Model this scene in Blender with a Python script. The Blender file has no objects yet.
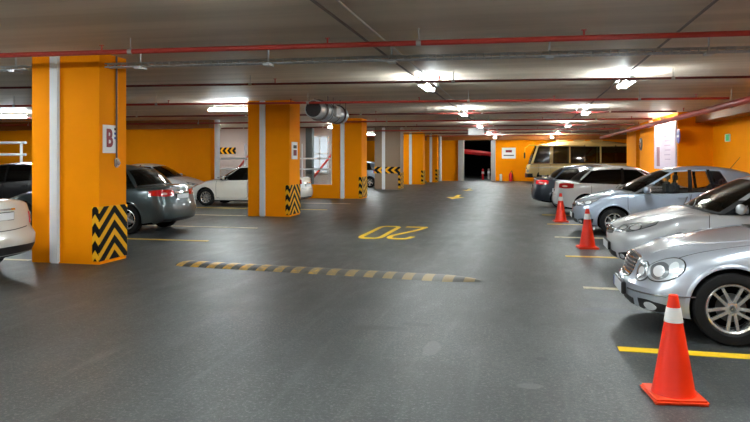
import bpy, bmesh, math, random
from mathutils import Vector, Matrix
from mathutils.bvhtree import BVHTree
random.seed(4)
PI = math.pi
SC = bpy.context.scene
COL = SC.collection

# ------------------------------------------------------------------ materials
def nt(m): m.use_nodes = True; return m.node_tree.nodes, m.node_tree.links
def mat(name, col, rough=.5, metal=0, coat=0, emis=None, es=0, noise=0, nscale=8, bump=0, bscale=60, spec=.5):
    m = bpy.data.materials.new(name); N, L = nt(m); b = N['Principled BSDF']
    b.inputs['Base Color'].default_value = (*col, 1); b.inputs['Roughness'].default_value = rough
    b.inputs['Metallic'].default_value = metal; b.inputs['Coat Weight'].default_value = coat
    b.inputs['Coat Roughness'].default_value = .04
    b.inputs['Specular IOR Level'].default_value = spec
    tc = N.new('ShaderNodeTexCoord')
    if noise:
        n = N.new('ShaderNodeTexNoise'); n.inputs['Scale'].default_value = nscale; n.inputs['Detail'].default_value = 6
        L.new(tc.outputs['Object'], n.inputs['Vector'])
        mx = N.new('ShaderNodeMix'); mx.data_type = 'RGBA'
        mx.inputs['A'].default_value = (*[c*(1-noise) for c in col], 1)
        mx.inputs['B'].default_value = (*[min(1, c*(1+noise)) for c in col], 1)
        L.new(n.outputs['Fac'], mx.inputs['Factor']); L.new(mx.outputs['Result'], b.inputs['Base Color'])
    if bump:
        n2 = N.new('ShaderNodeTexNoise'); n2.inputs['Scale'].default_value = bscale; n2.inputs['Detail'].default_value = 4
        L.new(tc.outputs['Object'], n2.inputs['Vector'])
        bp = N.new('ShaderNodeBump'); bp.inputs['Strength'].default_value = bump; bp.inputs['Distance'].default_value = .01
        L.new(n2.outputs['Fac'], bp.inputs['Height']); L.new(bp.outputs['Normal'], b.inputs['Normal'])
    if emis: b.inputs['Emission Color'].default_value = (*emis, 1); b.inputs['Emission Strength'].default_value = es
    return m
def glass(name, tint, refl=1.0):
    m = bpy.data.materials.new(name); N, L = nt(m); N.remove(N['Principled BSDF']); out = N['Material Output']
    t = N.new('ShaderNodeBsdfTransparent'); t.inputs['Color'].default_value = (*tint, 1)
    g = N.new('ShaderNodeBsdfGlossy'); g.inputs['Roughness'].default_value = .03; g.inputs['Color'].default_value = (refl, refl, refl, 1)
    f = N.new('ShaderNodeFresnel'); f.inputs['IOR'].default_value = 1.5
    mx = N.new('ShaderNodeMixShader'); L.new(f.outputs[0], mx.inputs[0]); L.new(t.outputs[0], mx.inputs[1]); L.new(g.outputs[0], mx.inputs[2])
    L.new(mx.outputs[0], out.inputs['Surface']); return m

class Ex:   # tiny shader expression helper
    def __init__(s, N, L): s.N, s.L = N, L
    def op(s, o, a, b=None, c=None):
        n = s.N.new('ShaderNodeMath'); n.operation = o
        for i, v in enumerate((a, b, c)):
            if v is None: continue
            if hasattr(v, 'links'): s.L.new(v, n.inputs[i])
            else: n.inputs[i].default_value = v
        return n.outputs[0]
    def mix(s, f, a, b):
        n = s.N.new('ShaderNodeMix'); n.data_type = 'RGBA'; s.L.new(f, n.inputs['Factor'])
        for k, v in (('A', a), ('B', b)):
            if hasattr(v, 'links'): s.L.new(v, n.inputs[k])
            else: n.inputs[k].default_value = (*v, 1)
        return n.outputs['Result']
    def noise(s, vec, sc, det=5, rough=.55):
        n = s.N.new('ShaderNodeTexNoise'); n.inputs['Scale'].default_value = sc; n.inputs['Detail'].default_value = det
        n.inputs['Roughness'].default_value = rough; s.L.new(vec, n.inputs['Vector']); return n.outputs['Fac']
    def ramp(s, v, lo, hi):
        n = s.N.new('ShaderNodeMapRange'); n.inputs[1].default_value = lo; n.inputs[2].default_value = hi; n.interpolation_type = 'SMOOTHSTEP'
        s.L.new(v, n.inputs[0]); return n.outputs[0]
    def scale(s, vec, xyz):
        n = s.N.new('ShaderNodeMapping'); n.inputs['Scale'].default_value = xyz; s.L.new(vec, n.inputs['Vector']); return n.outputs[0]

def floor_material():
    m = bpy.data.materials.new('asphalt_floor'); N, L = nt(m); b = N['Principled BSDF']; e = Ex(N, L)
    tc = N.new('ShaderNodeTexCoord').outputs['Object']
    sp = N.new('ShaderNodeSeparateXYZ'); L.new(tc, sp.inputs[0]); X, Y = sp.outputs[0], sp.outputs[1]
    big = e.noise(e.scale(tc, (1, .45, 1)), .55, 6); mid = e.noise(e.scale(tc, (1.6, .6, 1)), 2.2, 6, .65); fine = e.noise(tc, 42, 4, .8); grit = e.noise(tc, 14, 5, .75)
    c = e.mix(e.ramp(big, .33, .68), (.017, .0205, .0205), (.052, .059, .058))
    c = e.mix(e.op('MULTIPLY', e.ramp(mid, .45, .72), .5), c, (.105, .11, .11))
    c = e.mix(e.op('MULTIPLY', e.ramp(fine, .5, .66), .7), c, (.20, .205, .195))
    c = e.mix(e.op('MULTIPLY', e.ramp(grit, .58, .3), .6), c, (.018, .018, .02))
    sk = e.noise(e.scale(tc, (4.0, .22, 1)), 1.6, 6, .7); c = e.mix(e.op('MULTIPLY', e.ramp(sk, .52, .72), .35), c, (.12, .128, .125))
    pt = e.noise(e.scale(tc, (.5, .8, 1)), .8, 5, .6); c = e.mix(e.op('MULTIPLY', e.ramp(pt, .52, .38), .45), c, (.02, .023, .022))
    def spot(x, y, rx, ry, col, amt, c):
        dx = e.op('DIVIDE', e.op('SUBTRACT', X, x), rx); dy = e.op('DIVIDE', e.op('SUBTRACT', Y, y), ry)
        d = e.op('SQRT', e.op('ADD', e.op('MULTIPLY', dx, dx), e.op('MULTIPLY', dy, dy)))
        d = e.op('ADD', d, e.op('MULTIPLY', e.op('SUBTRACT', e.noise(tc, 7, 4), .5), 1.0))
        return e.mix(e.op('MULTIPLY', e.ramp(d, 1.05, .8), amt), c, col)
    c = spot(.92, 7.22, .4, .13, (.022, .028, .045), .75, c)      # oil stains where cars stand
    c = spot(1.05, 7.75, .38, .2, (.03, .033, .04), .6, c)
    c = spot(.75, 9.75, .5, .3, (.035, .035, .04), .5, c)
    c = spot(-1.35, 6.0, .3, .09, (.02, .02, .02), .6, c)
    c = spot(-.95, 6.2, .2, .06, (.02, .02, .02), .6, c)
    c = spot(.15, 5.35, .05, .05, (.02, .02, .02), .8, c)
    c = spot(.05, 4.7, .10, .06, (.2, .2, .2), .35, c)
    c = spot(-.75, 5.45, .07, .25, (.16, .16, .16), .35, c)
    L.new(c, b.inputs['Base Color'])
    r = e.op('ADD', .30, e.op('MULTIPLY', mid, .32)); L.new(r, b.inputs['Roughness'])
    bp = N.new('ShaderNodeBump'); bp.inputs['Strength'].default_value = .35; bp.inputs['Distance'].default_value = .006
    L.new(e.op('ADD', fine, e.op('MULTIPLY', grit, .6)), bp.inputs['Height']); L.new(bp.outputs['Normal'], b.inputs['Normal'])
    return m
def ceiling_material():
    m = bpy.data.materials.new('concrete_ceiling'); N, L = nt(m); b = N['Principled BSDF']; e = Ex(N, L)
    tc = N.new('ShaderNodeTexCoord').outputs['Object']
    st = e.noise(e.scale(tc, (.12, 1.6, 1)), 1.3, 6, .6); cl = e.noise(tc, .5, 4)
    c = e.mix(e.ramp(st, .35, .65), (.50, .415, .325), (.66, .56, .45))
    c = e.mix(e.op('MULTIPLY', e.ramp(cl, .4, .7), .4), c, (.70, .60, .49))
    L.new(c, b.inputs['Base Color']); b.inputs['Roughness'].default_value = .6
    return m
def chevron_material(name, axis, c0, per, k, horizontal=False):
    # yellow chevrons on black: bands of (z - |u|*k) where u runs along the board
    m = bpy.data.materials.new(name); N, L = nt(m); b = N['Principled BSDF']; e = Ex(N, L)
    tc = N.new('ShaderNodeTexCoord').outputs['Object']; sp = N.new('ShaderNodeSeparateXYZ'); L.new(tc, sp.inputs[0])
    u = sp.outputs[axis]; z = sp.outputs[2]
    if horizontal: d = e.op('ADD', u, e.op('MULTIPLY', e.op('ABSOLUTE', e.op('SUBTRACT', z, c0)), -k))
    else: d = e.op('ADD', z, e.op('MULTIPLY', e.op('ABSOLUTE', e.op('SUBTRACT', u, c0)), k))
    f = e.op('FRACT', e.op('DIVIDE', e.op('ADD', d, 50.0), per))
    s = e.op('GREATER_THAN', f, .55)
    L.new(e.mix(s, (.006, .005, .004), (.88, .42, .01)), b.inputs['Base Color']); b.inputs['Roughness'].default_value = .6; b.inputs['Specular IOR Level'].default_value = .15
    return m
def bump_material():
    m = bpy.data.materials.new('worn_speed_bump'); N, L = nt(m); b = N['Principled BSDF']; e = Ex(N, L)
    tc = N.new('ShaderNodeTexCoord').outputs['Object']; sp = N.new('ShaderNodeSeparateXYZ'); L.new(tc, sp.inputs[0])
    f = e.op('FRACT', e.op('DIVIDE', e.op('ADD', sp.outputs[0], 20.0), .27)); s = e.op('GREATER_THAN', f, .5)
    n = e.noise(tc, 13, 5, .7)
    wear = e.ramp(e.op('ADD', n, e.op('MULTIPLY', sp.outputs[0], .07)), .38, .72)
    y = e.mix(wear, (.80, .42, .03), (.34, .25, .12)); k = e.mix(wear, (.045, .045, .05), (.13, .125, .11))
    L.new(e.mix(s, k, y), b.inputs['Base Color']); b.inputs['Roughness'].default_value = .5
    return m
def worn_paint(name, col, amt=.5, sc=9):
    m = bpy.data.materials.new(name); N, L = nt(m); b = N['Principled BSDF']; e = Ex(N, L)
    tc = N.new('ShaderNodeTexCoord').outputs['Object']
    n = e.noise(tc, sc, 6, .75)
    L.new(e.mix(e.op('MULTIPLY', e.ramp(n, .45, .72), amt), col, (.10, .10, .095)), b.inputs['Base Color']); b.inputs['Roughness'].default_value = .5
    return m

M = {}
ORANGE = (.96, .30, .0)
M['floor'] = floor_material(); M['ceil'] = ceiling_material()
M['orange'] = mat('orange_wall_paint', ORANGE, .7, spec=.08, noise=.06, nscale=3, bump=.15, bscale=40)
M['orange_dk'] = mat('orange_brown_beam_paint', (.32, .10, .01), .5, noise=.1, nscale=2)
M['taupe'] = mat('taupe_pillar_paint', (.26, .18, .115), .5, noise=.06)
M['pink'] = mat('pale_pinkish_plaster', (.50, .41, .37), .7, noise=.1, nscale=1.5)
M['white'] = mat('white_paint', (.80, .80, .80), .4)
M['stripe'] = mat('white_pipe_cladding', (.80, .82, .84), .4, noise=.05)
M['red_pipe'] = mat('red_pipe_paint', (.42, .035, .022), .35, noise=.15, nscale=3)
M['dark_red'] = mat('dark_red_pipe_paint', (.15, .018, .016), .35)
M['galv'] = mat('galvanised_steel', (.50, .53, .55), .38, metal=.7, noise=.2, nscale=12)
M['conduit'] = mat('grey_conduit', (.42, .40, .38), .4, metal=.3)
M['conduit_dk'] = mat('dark_conduit', (.13, .10, .09), .5)
M['tube'] = mat('lit_tube', (1, 1, 1), .5, emis=(.86, .97, 1.0), es=56)
M['tube_w'] = mat('lit_spot_bulb', (1, 1, 1), .5, emis=(1, .93, .8), es=300)
M['fixture'] = mat('white_batten', (.75, .75, .75), .4)
M['black'] = mat('black_plastic', (.012, .012, .013), .45)
M['trim'] = mat('gloss_black_trim', (.01, .01, .011), .12)
M['rubber'] = mat('tyre_rubber', (.009, .009, .0095), .8, spec=.2, bump=.2, bscale=90)
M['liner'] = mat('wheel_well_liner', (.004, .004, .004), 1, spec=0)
M['interior'] = mat('dark_cabin_fabric', (.06, .06, .062), .8, noise=.2)
M['alloy'] = mat('silver_alloy', (.72, .71, .70), .25, metal=.75)
M['disc'] = mat('brake_disc_steel', (.13, .13, .13), .35, metal=.8)
M['chrome'] = mat('chrome', (.85, .85, .86), .08, metal=1)
M['glass'] = glass('tinted_car_glass', (.40, .46, .45))
M['glass_dk'] = glass('dark_car_glass', (.12, .13, .13))
M['clear2'] = glass('greenish_windscreen_glass', (.62, .72, .70))
M['clear'] = glass('clear_glass', (.9, .93, .93))
M['lamp'] = mat('headlamp_reflector', (.50, .54, .58), .2, metal=.35, coat=1)
M['lamp_in'] = mat('headlamp_bowl', (.88, .92, .95), .2, metal=.3, coat=1)
M['lamp_dk'] = mat('headlamp_dark_bezel', (.22, .24, .26), .2, metal=.5, coat=1)
M['tail'] = mat('red_tail_lens', (.55, .008, .012), .12, coat=1)
M['tail_w'] = mat('pale_tail_lens', (.85, .55, .55), .12, coat=1)
M['amber'] = mat('amber_lens', (.8, .3, .03), .15, coat=1)
M['plate'] = mat('white_number_plate', (.80, .82, .86), .4)
M['blue'] = mat('blue_plate_band', (.02, .06, .4), .4)
M['cone'] = mat('orange_red_cone_rubber', (.90, .026, .003), .42, noise=.08, nscale=6)
M['cone_base'] = mat('orange_cone_base_rubber', (.85, .055, .008), .45, noise=.15, nscale=8)
M['cone_w'] = mat('white_reflective_collar', (.85, .85, .85), .35)
M['yellow'] = worn_paint('yellow_road_paint', (.82, .52, .05), .45)
M['yellow2'] = worn_paint('fresh_yellow_road_paint', (.90, .56, .01), .25)
M['cream'] = worn_paint('faded_cream_road_paint', (.72, .62, .40), .6)
M['bump'] = bump_material()
M['red'] = mat('signal_red', (.75, .01, .02), .4)
M['maroon'] = mat('maroon_lettering', (.24, .004, .02), .5)
M['seat'] = M['interior']

def paint(name, col, metal=.55, rough=.32): return mat(name, col, rough, metal=metal, coat=1.0)

# ------------------------------------------------------------------ object helpers
def link(name, me, mats, parent=None, loc=None, rot=None):
    o = bpy.data.objects.new(name, me); COL.objects.link(o)
    if not isinstance(mats, (list, tuple)): mats = [mats]
    for m in mats: me.materials.append(M[m] if isinstance(m, str) else m)
    if parent: o.parent = parent
    if loc: o.location = loc
    if rot: o.rotation_euler = rot
    return o
def obj(name, bm, mats, parent=None, loc=None, rot=None, smooth=None, recalc=True):
    if recalc: bmesh.ops.recalc_face_normals(bm, faces=bm.faces)
    me = bpy.data.meshes.new(name); bm.to_mesh(me); bm.free()
    if smooth is not None:
        for p in me.polygons: p.use_smooth = True
        me.set_sharp_from_angle(angle=math.radians(smooth))
    return link(name, me, mats, parent, loc, rot)
def tag(o, label, cat, group=None):
    o['label'] = label; o['category'] = cat
    if group: o['group'] = group
    return o
def struct(o): o['kind'] = 'structure'; return o
def empty(name, loc=(0, 0, 0), rz=0):
    o = bpy.data.objects.new(name, None); COL.objects.link(o); o.location = loc; o.rotation_euler = (0, 0, rz); o.empty_display_size = .3
    return o
def copy_tree(o, parent=None):
    c = o.copy(); COL.objects.link(c)
    if parent: c.parent = parent
    for ch in [k for k in bpy.data.objects if k.parent == o]: copy_tree(ch, c)
    return c
def BM(): return bmesh.new()
def box(bm, x0, x1, y0, y1, z0, z1, bev=0, mi=0):
    r = bmesh.ops.create_cube(bm, size=1)
    vs = r['verts']
    for v in vs: v.co = Vector(((x0+x1)/2+v.co.x*(x1-x0), (y0+y1)/2+v.co.y*(y1-y0), (z0+z1)/2+v.co.z*(z1-z0)))
    fs = {f for v in vs for f in v.link_faces}
    for f in fs: f.material_index = mi
    if bev: bmesh.ops.bevel(bm, geom=list({e for f in fs for e in f.edges}), offset=bev, segments=2, affect='EDGES')
    return bm
def tube(bm, p0, p1, r, n=12, r1=None, mi=0):
    p0, p1 = Vector(p0), Vector(p1); d = p1-p0
    q = d.to_track_quat('Z', 'Y').to_matrix().to_4x4()
    c = bmesh.ops.create_cone(bm, cap_ends=True, segments=n, radius1=r, radius2=r if r1 is None else r1, depth=d.length, matrix=Matrix.Translation((p0+p1)/2) @ q)
    for f in {f for v in c['verts'] for f in v.link_faces}: f.material_index = mi
    return bm
def ball(bm, c, r, sx=1, sy=1, sz=1, u=16, v=10):
    bmesh.ops.create_uvsphere(bm, u_segments=u, v_segments=v, radius=r, matrix=Matrix.Translation(c) @ Matrix.Diagonal((sx, sy, sz, 1)))
    return bm
def lathe(bm, prof, n=32, axis='Y', mi=0):
    # prof: list of (offset along axis, radius)
    rings = []
    for a, r in prof:
        ring = []
        for k in range(n):
            t = 2*PI*k/n; c, s = math.cos(t)*r, math.sin(t)*r
            ring.append(bm.verts.new((c, a, s) if axis == 'Y' else ((c, s, a) if axis == 'Z' else (a, c, s))))
        rings.append(ring)
    for i in range(len(rings)-1):
        for k in range(n):
            f = bm.faces.new((rings[i][k], rings[i][(k+1) % n], rings[i+1][(k+1) % n], rings[i+1][k])); f.material_index = mi
    for ring in (rings[0], rings[-1]):
        if len(set(tuple(round(x, 5) for x in v.co) for v in ring)) > 2:
            try: f = bm.faces.new(ring); f.material_index = mi
            except ValueError: pass
    return bm
def interp(tab, x):
    if x <= tab[0][0]: return tab[0][1]
    if x >= tab[-1][0]: return tab[-1][1]
    n = len(tab)
    d = [(tab[i+1][1]-tab[i][1])/(tab[i+1][0]-tab[i][0]) for i in range(n-1)]
    m = [d[0]]+[0 if d[i-1]*d[i] <= 0 else 2*d[i-1]*d[i]/(d[i-1]+d[i]) for i in range(1, n-1)]+[d[-1]]
    for i in range(n-1):
        if x <= tab[i+1][0]:
            h = tab[i+1][0]-tab[i][0]; t = (x-tab[i][0])/h
            return (2*t**3-3*t*t+1)*tab[i][1]+(t**3-2*t*t+t)*h*m[i]+(-2*t**3+3*t*t)*tab[i+1][1]+(t**3-t*t)*h*m[i+1]
def curve_pts(pts, n):
    # Catmull-Rom resample of a 2D polyline
    if len(pts) == 2: return [(pts[0][0]+(pts[1][0]-pts[0][0])*k/n, pts[0][1]+(pts[1][1]-pts[0][1])*k/n) for k in range(n+1)]
    P = [pts[0]]+list(pts)+[pts[-1]]; m = len(pts)-1; out = []
    for k in range(n+1):
        s = m*k/n; i = min(int(s), m-1); t = s-i
        a, b, c, d = P[i], P[i+1], P[i+2], P[i+3]
        out.append(tuple(.5*((2*b[j])+(-a[j]+c[j])*t+(2*a[j]-5*b[j]+4*c[j]-d[j])*t*t+(-a[j]+3*b[j]-3*c[j]+d[j])*t**3) for j in (0, 1)))
    return out

# ------------------------------------------------------------------ cars
def ray_front(ax, R0=.85, tilt=.0):
    return lambda a, z: (Vector((ax-3*math.cos(a), -3*math.sin(a), z+(3-R0)*tilt)), Vector((math.cos(a), math.sin(a), -tilt)).normalized())
def ray_rear(ax, R0=.85, tilt=.0):
    return lambda a, z: (Vector((ax+3*math.cos(a), -3*math.sin(a), z+(3-R0)*tilt)), Vector((-math.cos(a), math.sin(a), -tilt)).normalized())
def ray_side(s): return lambda x, z: (Vector((x, -3*s, z)), Vector((0, s, 0)))
def ray_top(): return lambda x, y: (Vector((x, y, 4)), Vector((0, 0, -1)))
def patch(bm, bvh, lo, up, ray, nu=14, nv=6, off=.006, depth=.03, mi=0):
    A = curve_pts(lo, nu); B = curve_pts(up, nu); top = []; bot = []
    for j in range(nv+1):
        t = j/nv; r1 = []; r2 = []
        for i in range(nu+1):
            p = A[i][0]+(B[i][0]-A[i][0])*t; q = A[i][1]+(B[i][1]-A[i][1])*t
            o, d = ray(p, q); h = bvh.ray_cast(o, d)
            if h[0] is None: h = bvh.find_nearest(o+d*(o.length-.8))
            r1.append(bm.verts.new(h[0]-d*off)); r2.append(bm.verts.new(h[0]+d*depth))
        top.append(r1); bot.append(r2)
    F = []
    for j in range(nv):
        for i in range(nu):
            F.append(bm.faces.new((top[j][i], top[j][i+1], top[j+1][i+1], top[j+1][i])))
            F.append(bm.faces.new((bot[j][i], bot[j+1][i], bot[j+1][i+1], bot[j][i+1])))
    for i in range(nu):
        for j in (0, nv): F.append(bm.faces.new((top[j][i], top[j][i+1], bot[j][i+1], bot[j][i])))
    for j in range(nv):
        for i in (0, nu): F.append(bm.faces.new((top[j][i], top[j+1][i], bot[j+1][i], bot[j][i])))
    for f in F: f.material_index = mi
    return bm
def ell(c, r, n=9, rot=0):
    # lower/upper arcs of a (rotated) ellipse
    def P(t): x, y = r[0]*math.cos(t), r[1]*math.sin(t); return (c[0]+x*math.cos(rot)-y*math.sin(rot), c[1]+x*math.sin(rot)+y*math.cos(rot))
    return [P(PI+PI*k/n) for k in range(n+1)], [P(PI-PI*k/n) for k in range(n+1)]
def line_patch(bm, bvh, pts, w, ray, off=.0015, n=24):
    # raised thin dark gap following a polyline
    C = curve_pts(pts, n); lo = []; up = []
    for i in range(n+1):
        a = C[max(0, i-1)]; b = C[min(n, i+1)]; dx, dy = b[0]-a[0], b[1]-a[1]; l = math.hypot(dx, dy) or 1
        lo.append((C[i][0]-dy/l*w/2, C[i][1]+dx/l*w/2)); up.append((C[i][0]+dy/l*w/2, C[i][1]-dx/l*w/2))
    return patch(bm, bvh, lo, up, ray, n, 1, off, .004)

WHEELS = {}
def wheel_meshes(r, rim, style):
    key = (r, rim, style)
    if key in WHEELS: return WHEELS[key]
    w = .105
    b = BM(); lathe(b, [(-w*.75, rim), (-w, rim+.02), (-w*1.02, (r+rim)/2), (-w*.92, r-.012), (-w*.7, r), (w*.7, r), (w*.92, r-.012), (w, rim+.02), (w*.75, rim)], 40)
    # remove the two end caps so that the rim shows
    bmesh.ops.delete(b, geom=[f for f in b.faces if len(f.verts) > 4], context='FACES_ONLY')
    bmesh.ops.recalc_face_normals(b, faces=b.faces)
    tm = bpy.data.meshes.new('wheel'); b.to_mesh(tm); b.free()
    b = BM(); lathe(b, [(-w*.78, rim+.012), (-w*.84, rim-.004), (-w*.7, rim-.018), (w*.3, rim-.03), (w*.3, rim-.022), (-w*.6, rim+.0), ], 40)
    bmesh.ops.delete(b, geom=[f for f in b.faces if len(f.verts) > 4], context='FACES_ONLY')
    lathe(b, [(-w*.62, .001), (-w*.66, .035), (-w*.6, .062), (-w*.3, .07), (-w*.3, .001)], 24)
    n, twin, sw = {'twin5': (5, 1, .026), 'ten': (10, 0, .026), 'five': (5, 0, .055), 'seven': (7, 0, .04)}[style]
    for k in range(n):
        t = 2*PI*k/n+.3
        for s in ((-1, 1) if twin else (0,)):
            m = Matrix.Rotation(t+s*.0, 4, 'Y')
            r0, r1 = .04, rim-.012; y0 = s*.018; y1 = s*.046
            vs = []
            for (rr, yy, dep, hw) in ((r0, y0, -w*.62, sw*.55), (r1, y1, -w*.74, sw*.5)):
                for (a, d) in ((-hw, dep), (hw, dep), (hw, dep+.03), (-hw, dep+.03)):
                    vs.append(b.verts.new(m @ Vector((rr, d, yy+a))))
            for f in ((0, 1, 5, 4), (1, 2, 6, 5), (2, 3, 7, 6), (3, 0, 4, 7), (0, 1, 2, 3), (4, 5, 6, 7)): b.faces.new([vs[i] for i in f])
    bmesh.ops.recalc_face_normals(b, faces=b.faces)
    rm = bpy.data.meshes.new('rim'); b.to_mesh(rm); b.free()
    b = BM(); lathe(b, [(-.02, .001), (-.02, .13), (-.005, .13), (-.005, .001)], 28)
    # dark backing drum
    dm = bpy.data.meshes.new('brake_disc'); bmesh.ops.recalc_face_normals(b, faces=b.faces); b.to_mesh(dm); b.free()
    b = BM(); lathe(b, [(.03, .001), (.03, rim-.035), (.045, rim-.035), (.045, .001)], 28)
    km = bpy.data.meshes.new('wheel_back'); bmesh.ops.recalc_face_normals(b, faces=b.faces); b.to_mesh(km); b.free()
    b = BM(); lathe(b, [(-w*.64, .001), (-w*.70, .02), (-w*.68, .03), (-w*.6, .033)], 20)
    cm = bpy.data.meshes.new('hub_cap'); b.to_mesh(cm); b.free()
    for me, mt in ((tm, 'rubber'), (rm, 'alloy'), (dm, 'disc'), (km, 'liner'), (cm, 'lamp_dk')):
        me.materials.append(M[mt])
        for p in me.polygons: p.use_smooth = True
        me.set_sharp_from_angle(angle=math.radians(35))
    WHEELS[key] = (tm, rm, dm, cm, km); return WHEELS[key]
def add_wheel(root, x, y, r, rim, style, side):
    tm, rm, dm, cm, km = wheel_meshes(r, rim, style)
    w = bpy.data.objects.new('wheel', tm); COL.objects.link(w); w.parent = root; w.location = (x, y, r); w.rotation_euler = (0, 0, 0 if side > 0 else PI)
    for nm, me in (('rim', rm), ('brake_disc', dm), ('hub_cap', cm), ('wheel_back', km)):
        o = bpy.data.objects.new(nm, me); COL.objects.link(o); o.parent = w
    return w

CS = .94   # the parked cars against the camera height
def car(sp, loc, rz, label, category='car', name='car'):
    """x runs from the nose (0) to the tail (L), y<0 is the car's left side, z up."""
    L, W, H = sp['L'], sp['W'], sp['H']; pt = sp['paint']
    root = empty(name, loc, rz); tag(root, label, category)
    if name == 'car': root.scale = (CS, CS, CS)
    xa, xb, r = sp['xf'], sp['xf']+sp['wb'], sp['r']
    zt, zs, zb, wd = sp['top'], sp['sh'], sp['bot'], sp['wid']
    kf, kr = sp.get('kf', .30), sp.get('kr', .20)
    nose, tail = sp.get('nose', [(.2, .07), (.42, 0), (.55, .0), (.75, .10), (.95, .2)]), sp.get('tail', [(.25, .08), (.45, 0), (.6, .01), (.8, .07), (1.1, .12)])
    def place(x, y, z):
        w = W
        f = max(0, 1-x/1.0)**1.6; g = max(0, 1-(L-x)/.9)**1.6
        q = min(1, abs(y)/w)
        x2 = x+kf*f*q**2.6-kr*g*q**2.8
        x2 += interp(nose, z)*max(0, 1-x/.6)**1.5-interp(tail, z)*max(0, 1-(L-x)/.5)**1.5
        return Vector((x2, y, z))
    def section(x):
        w, b, s, t = interp(wd, x), interp(zb, x), interp(zs, x), interp(zt, x); h = s-b
        return [(0, b), (.5*w, b), (.86*w, b+.005), (.94*w, b+.06*h), (.972*w, b+.2*h), (.99*w, b+.38*h), (w, b+.55*h), (.998*w, b+.70*h), (.985*w, b+.80*h), (.972*w, b+.90*h), (.945*w, s-.012), (.915*w, s+.15*(t-s)),
                (.84*w, s+.38*(t-s)), (.66*w, s+.68*(t-s)), (.42*w, s+.88*(t-s)), (.2*w, s+.97*(t-s)), (0, t)]
    ns = 64; xs = [L*(.45*(k/ns)+.55*(.5-.5*math.cos(PI*k/ns))) for k in range(ns+1)]
    bm = BM(); rings = []
    for x in xs:
        S = section(x); n = len(S)
        full = [(y, z) for y, z in S]+[(-y, z) for y, z in S[-2:0:-1]]
        rings.append([bm.verts.new(place(x, y, z)) for y, z in full])
    m = len(rings[0])
    for i in range(ns):
        for k in range(m): bm.faces.new((rings[i][k], rings[i][(k+1) % m], rings[i+1][(k+1) % m], rings[i+1][k]))
    nc = 12
    for x in (0, L):
        S = section(x); rows = []
        for y, z in S[2:]: rows.append([bm.verts.new(place(x, y*(2*c/nc-1), z)) for c in range(nc+1)])
        for j in range(len(rows)-1):
            for c in range(nc): bm.faces.new((rows[j][c], rows[j][c+1], rows[j+1][c+1], rows[j+1][c]))
        # underside closing strip
        rr = rings[0] if x == 0 else rings[-1]
    bmesh.ops.remove_doubles(bm, verts=bm.verts, dist=.0006)
    bmesh.ops.holes_fill(bm, edges=[e for e in bm.edges if e.is_boundary], sides=60)
    bmesh.ops.dissolve_degenerate(bm, edges=bm.edges, dist=.0002)
    bmesh.ops.recalc_face_normals(bm, faces=bm.faces)
    bvh = BVHTree.FromBMesh(bm)
    # --- cut the wheel arches
    me = bpy.data.meshes.new('t'); bm.to_mesh(me); bm.free()
    tmp = bpy.data.objects.new('t', me); COL.objects.link(tmp)
    cb = BM(); ra = sp.get('ra', r+.05)
    for x in (xa, xb):
        for s in (-1, 1):
            tube(cb, (x, s*(W-.30), r+.01), (x, s*(W+.4), r+.01), ra, 40)
    cme = bpy.data.meshes.new('c'); cb.to_mesh(cme); cb.free(); cut = bpy.data.objects.new('c', cme); COL.objects.link(cut)
    md = tmp.modifiers.new('b', 'BOOLEAN'); md.operation = 'DIFFERENCE'; md.object = cut; md.solver = 'EXACT'
    dg = bpy.context.evaluated_depsgraph_get(); dg.update()
    res = bpy.data.meshes.new_from_object(tmp.evaluated_get(dg))
    bm = BM(); bm.from_mesh(res)
    bpy.data.objects.remove(tmp); bpy.data.objects.remove(cut)
    for f in bm.faces:
        c = f.calc_center_median(); f.material_index = 0
        for x in (xa, xb):
            d = math.hypot(c.x-x, c.z-r-.01)
            if (d < ra*1.003 and abs(f.normal.y) < .35 and d > ra*.9 and abs(c.y) > W-.31) or (d < ra and abs(abs(c.y)-(W-.30)) < .01): f.material_index = 1
        if f.normal.z < -.8 and c.z < .4: f.material_index = 1
    # --- greenhouse
    nodes = sp['gh']; pts = []   # nodes: (xb,yb,zb, xt,yt,zt, type_to_next)
    seg = []
    for i in range(len(nodes)-1):
        a, b2 = nodes[i], nodes[i+1]; ty = a[6]; n = 8 if ty in 'WR' else (4 if ty == 'G' else (2 if ty == 'P' else 1))
        for k in range(n):
            t = k/n
            if ty == 'W': tx = t**2.2
            elif ty == 'R': tx = 1-(1-t)**2.2
            else: tx = t
            lo = [a[0]+(b2[0]-a[0])*tx, a[1]+(b2[1]-a[1])*t, a[2]+(b2[2]-a[2])*(tx if ty in 'WR' else t)]
            hi = [a[3]+(b2[3]-a[3])*tx, a[4]+(b2[4]-a[4])*t, a[5]+(b2[5]-a[5])*(tx if ty in 'WR' else t)]
            if ty not in 'WR' and 'roofz' in sp: hi[2] = interp(sp['roofz'], hi[0])
            seg.append((lo, hi, ty, i))
    e = nodes[-1]; seg.append((list(e[0:3]), list(e[3:6]), 'E', len(nodes)-1))
    TS = [0, .05, .2, .4, .6, .8, .93, 1.0]; bulge = sp.get('bulge', .028)
    def colpts(lo, hi, ty, s):
        out = []
        for t in TS:
            p = Vector(lo).lerp(Vector(hi), t); k = 4*t*(1-t)
            side = min(1, abs(lo[1])/(W*.7)) if ty in 'WR' else 1
            if ty == 'W': p.x -= k*bulge*1.3; p.z += k*bulge*.9
            if ty in 'RE': p.x += k*bulge*1.0; p.z += k*bulge*.8
            if ty not in 'WRE': p.y -= 0; p = Vector((p.x, p.y+math.copysign(k*bulge, p.y), p.z))
            p.y *= s; out.append(p)
        return out
    cols = {}
    for s in (-1, 1):
        cols[s] = [colpts(*sg[:3], s) for sg in seg]
    gmeshes = {}; first = None
    def quad(b, P): 
        try: return b.faces.new([b.verts.new(p) for p in P])
        except ValueError: return None
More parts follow.
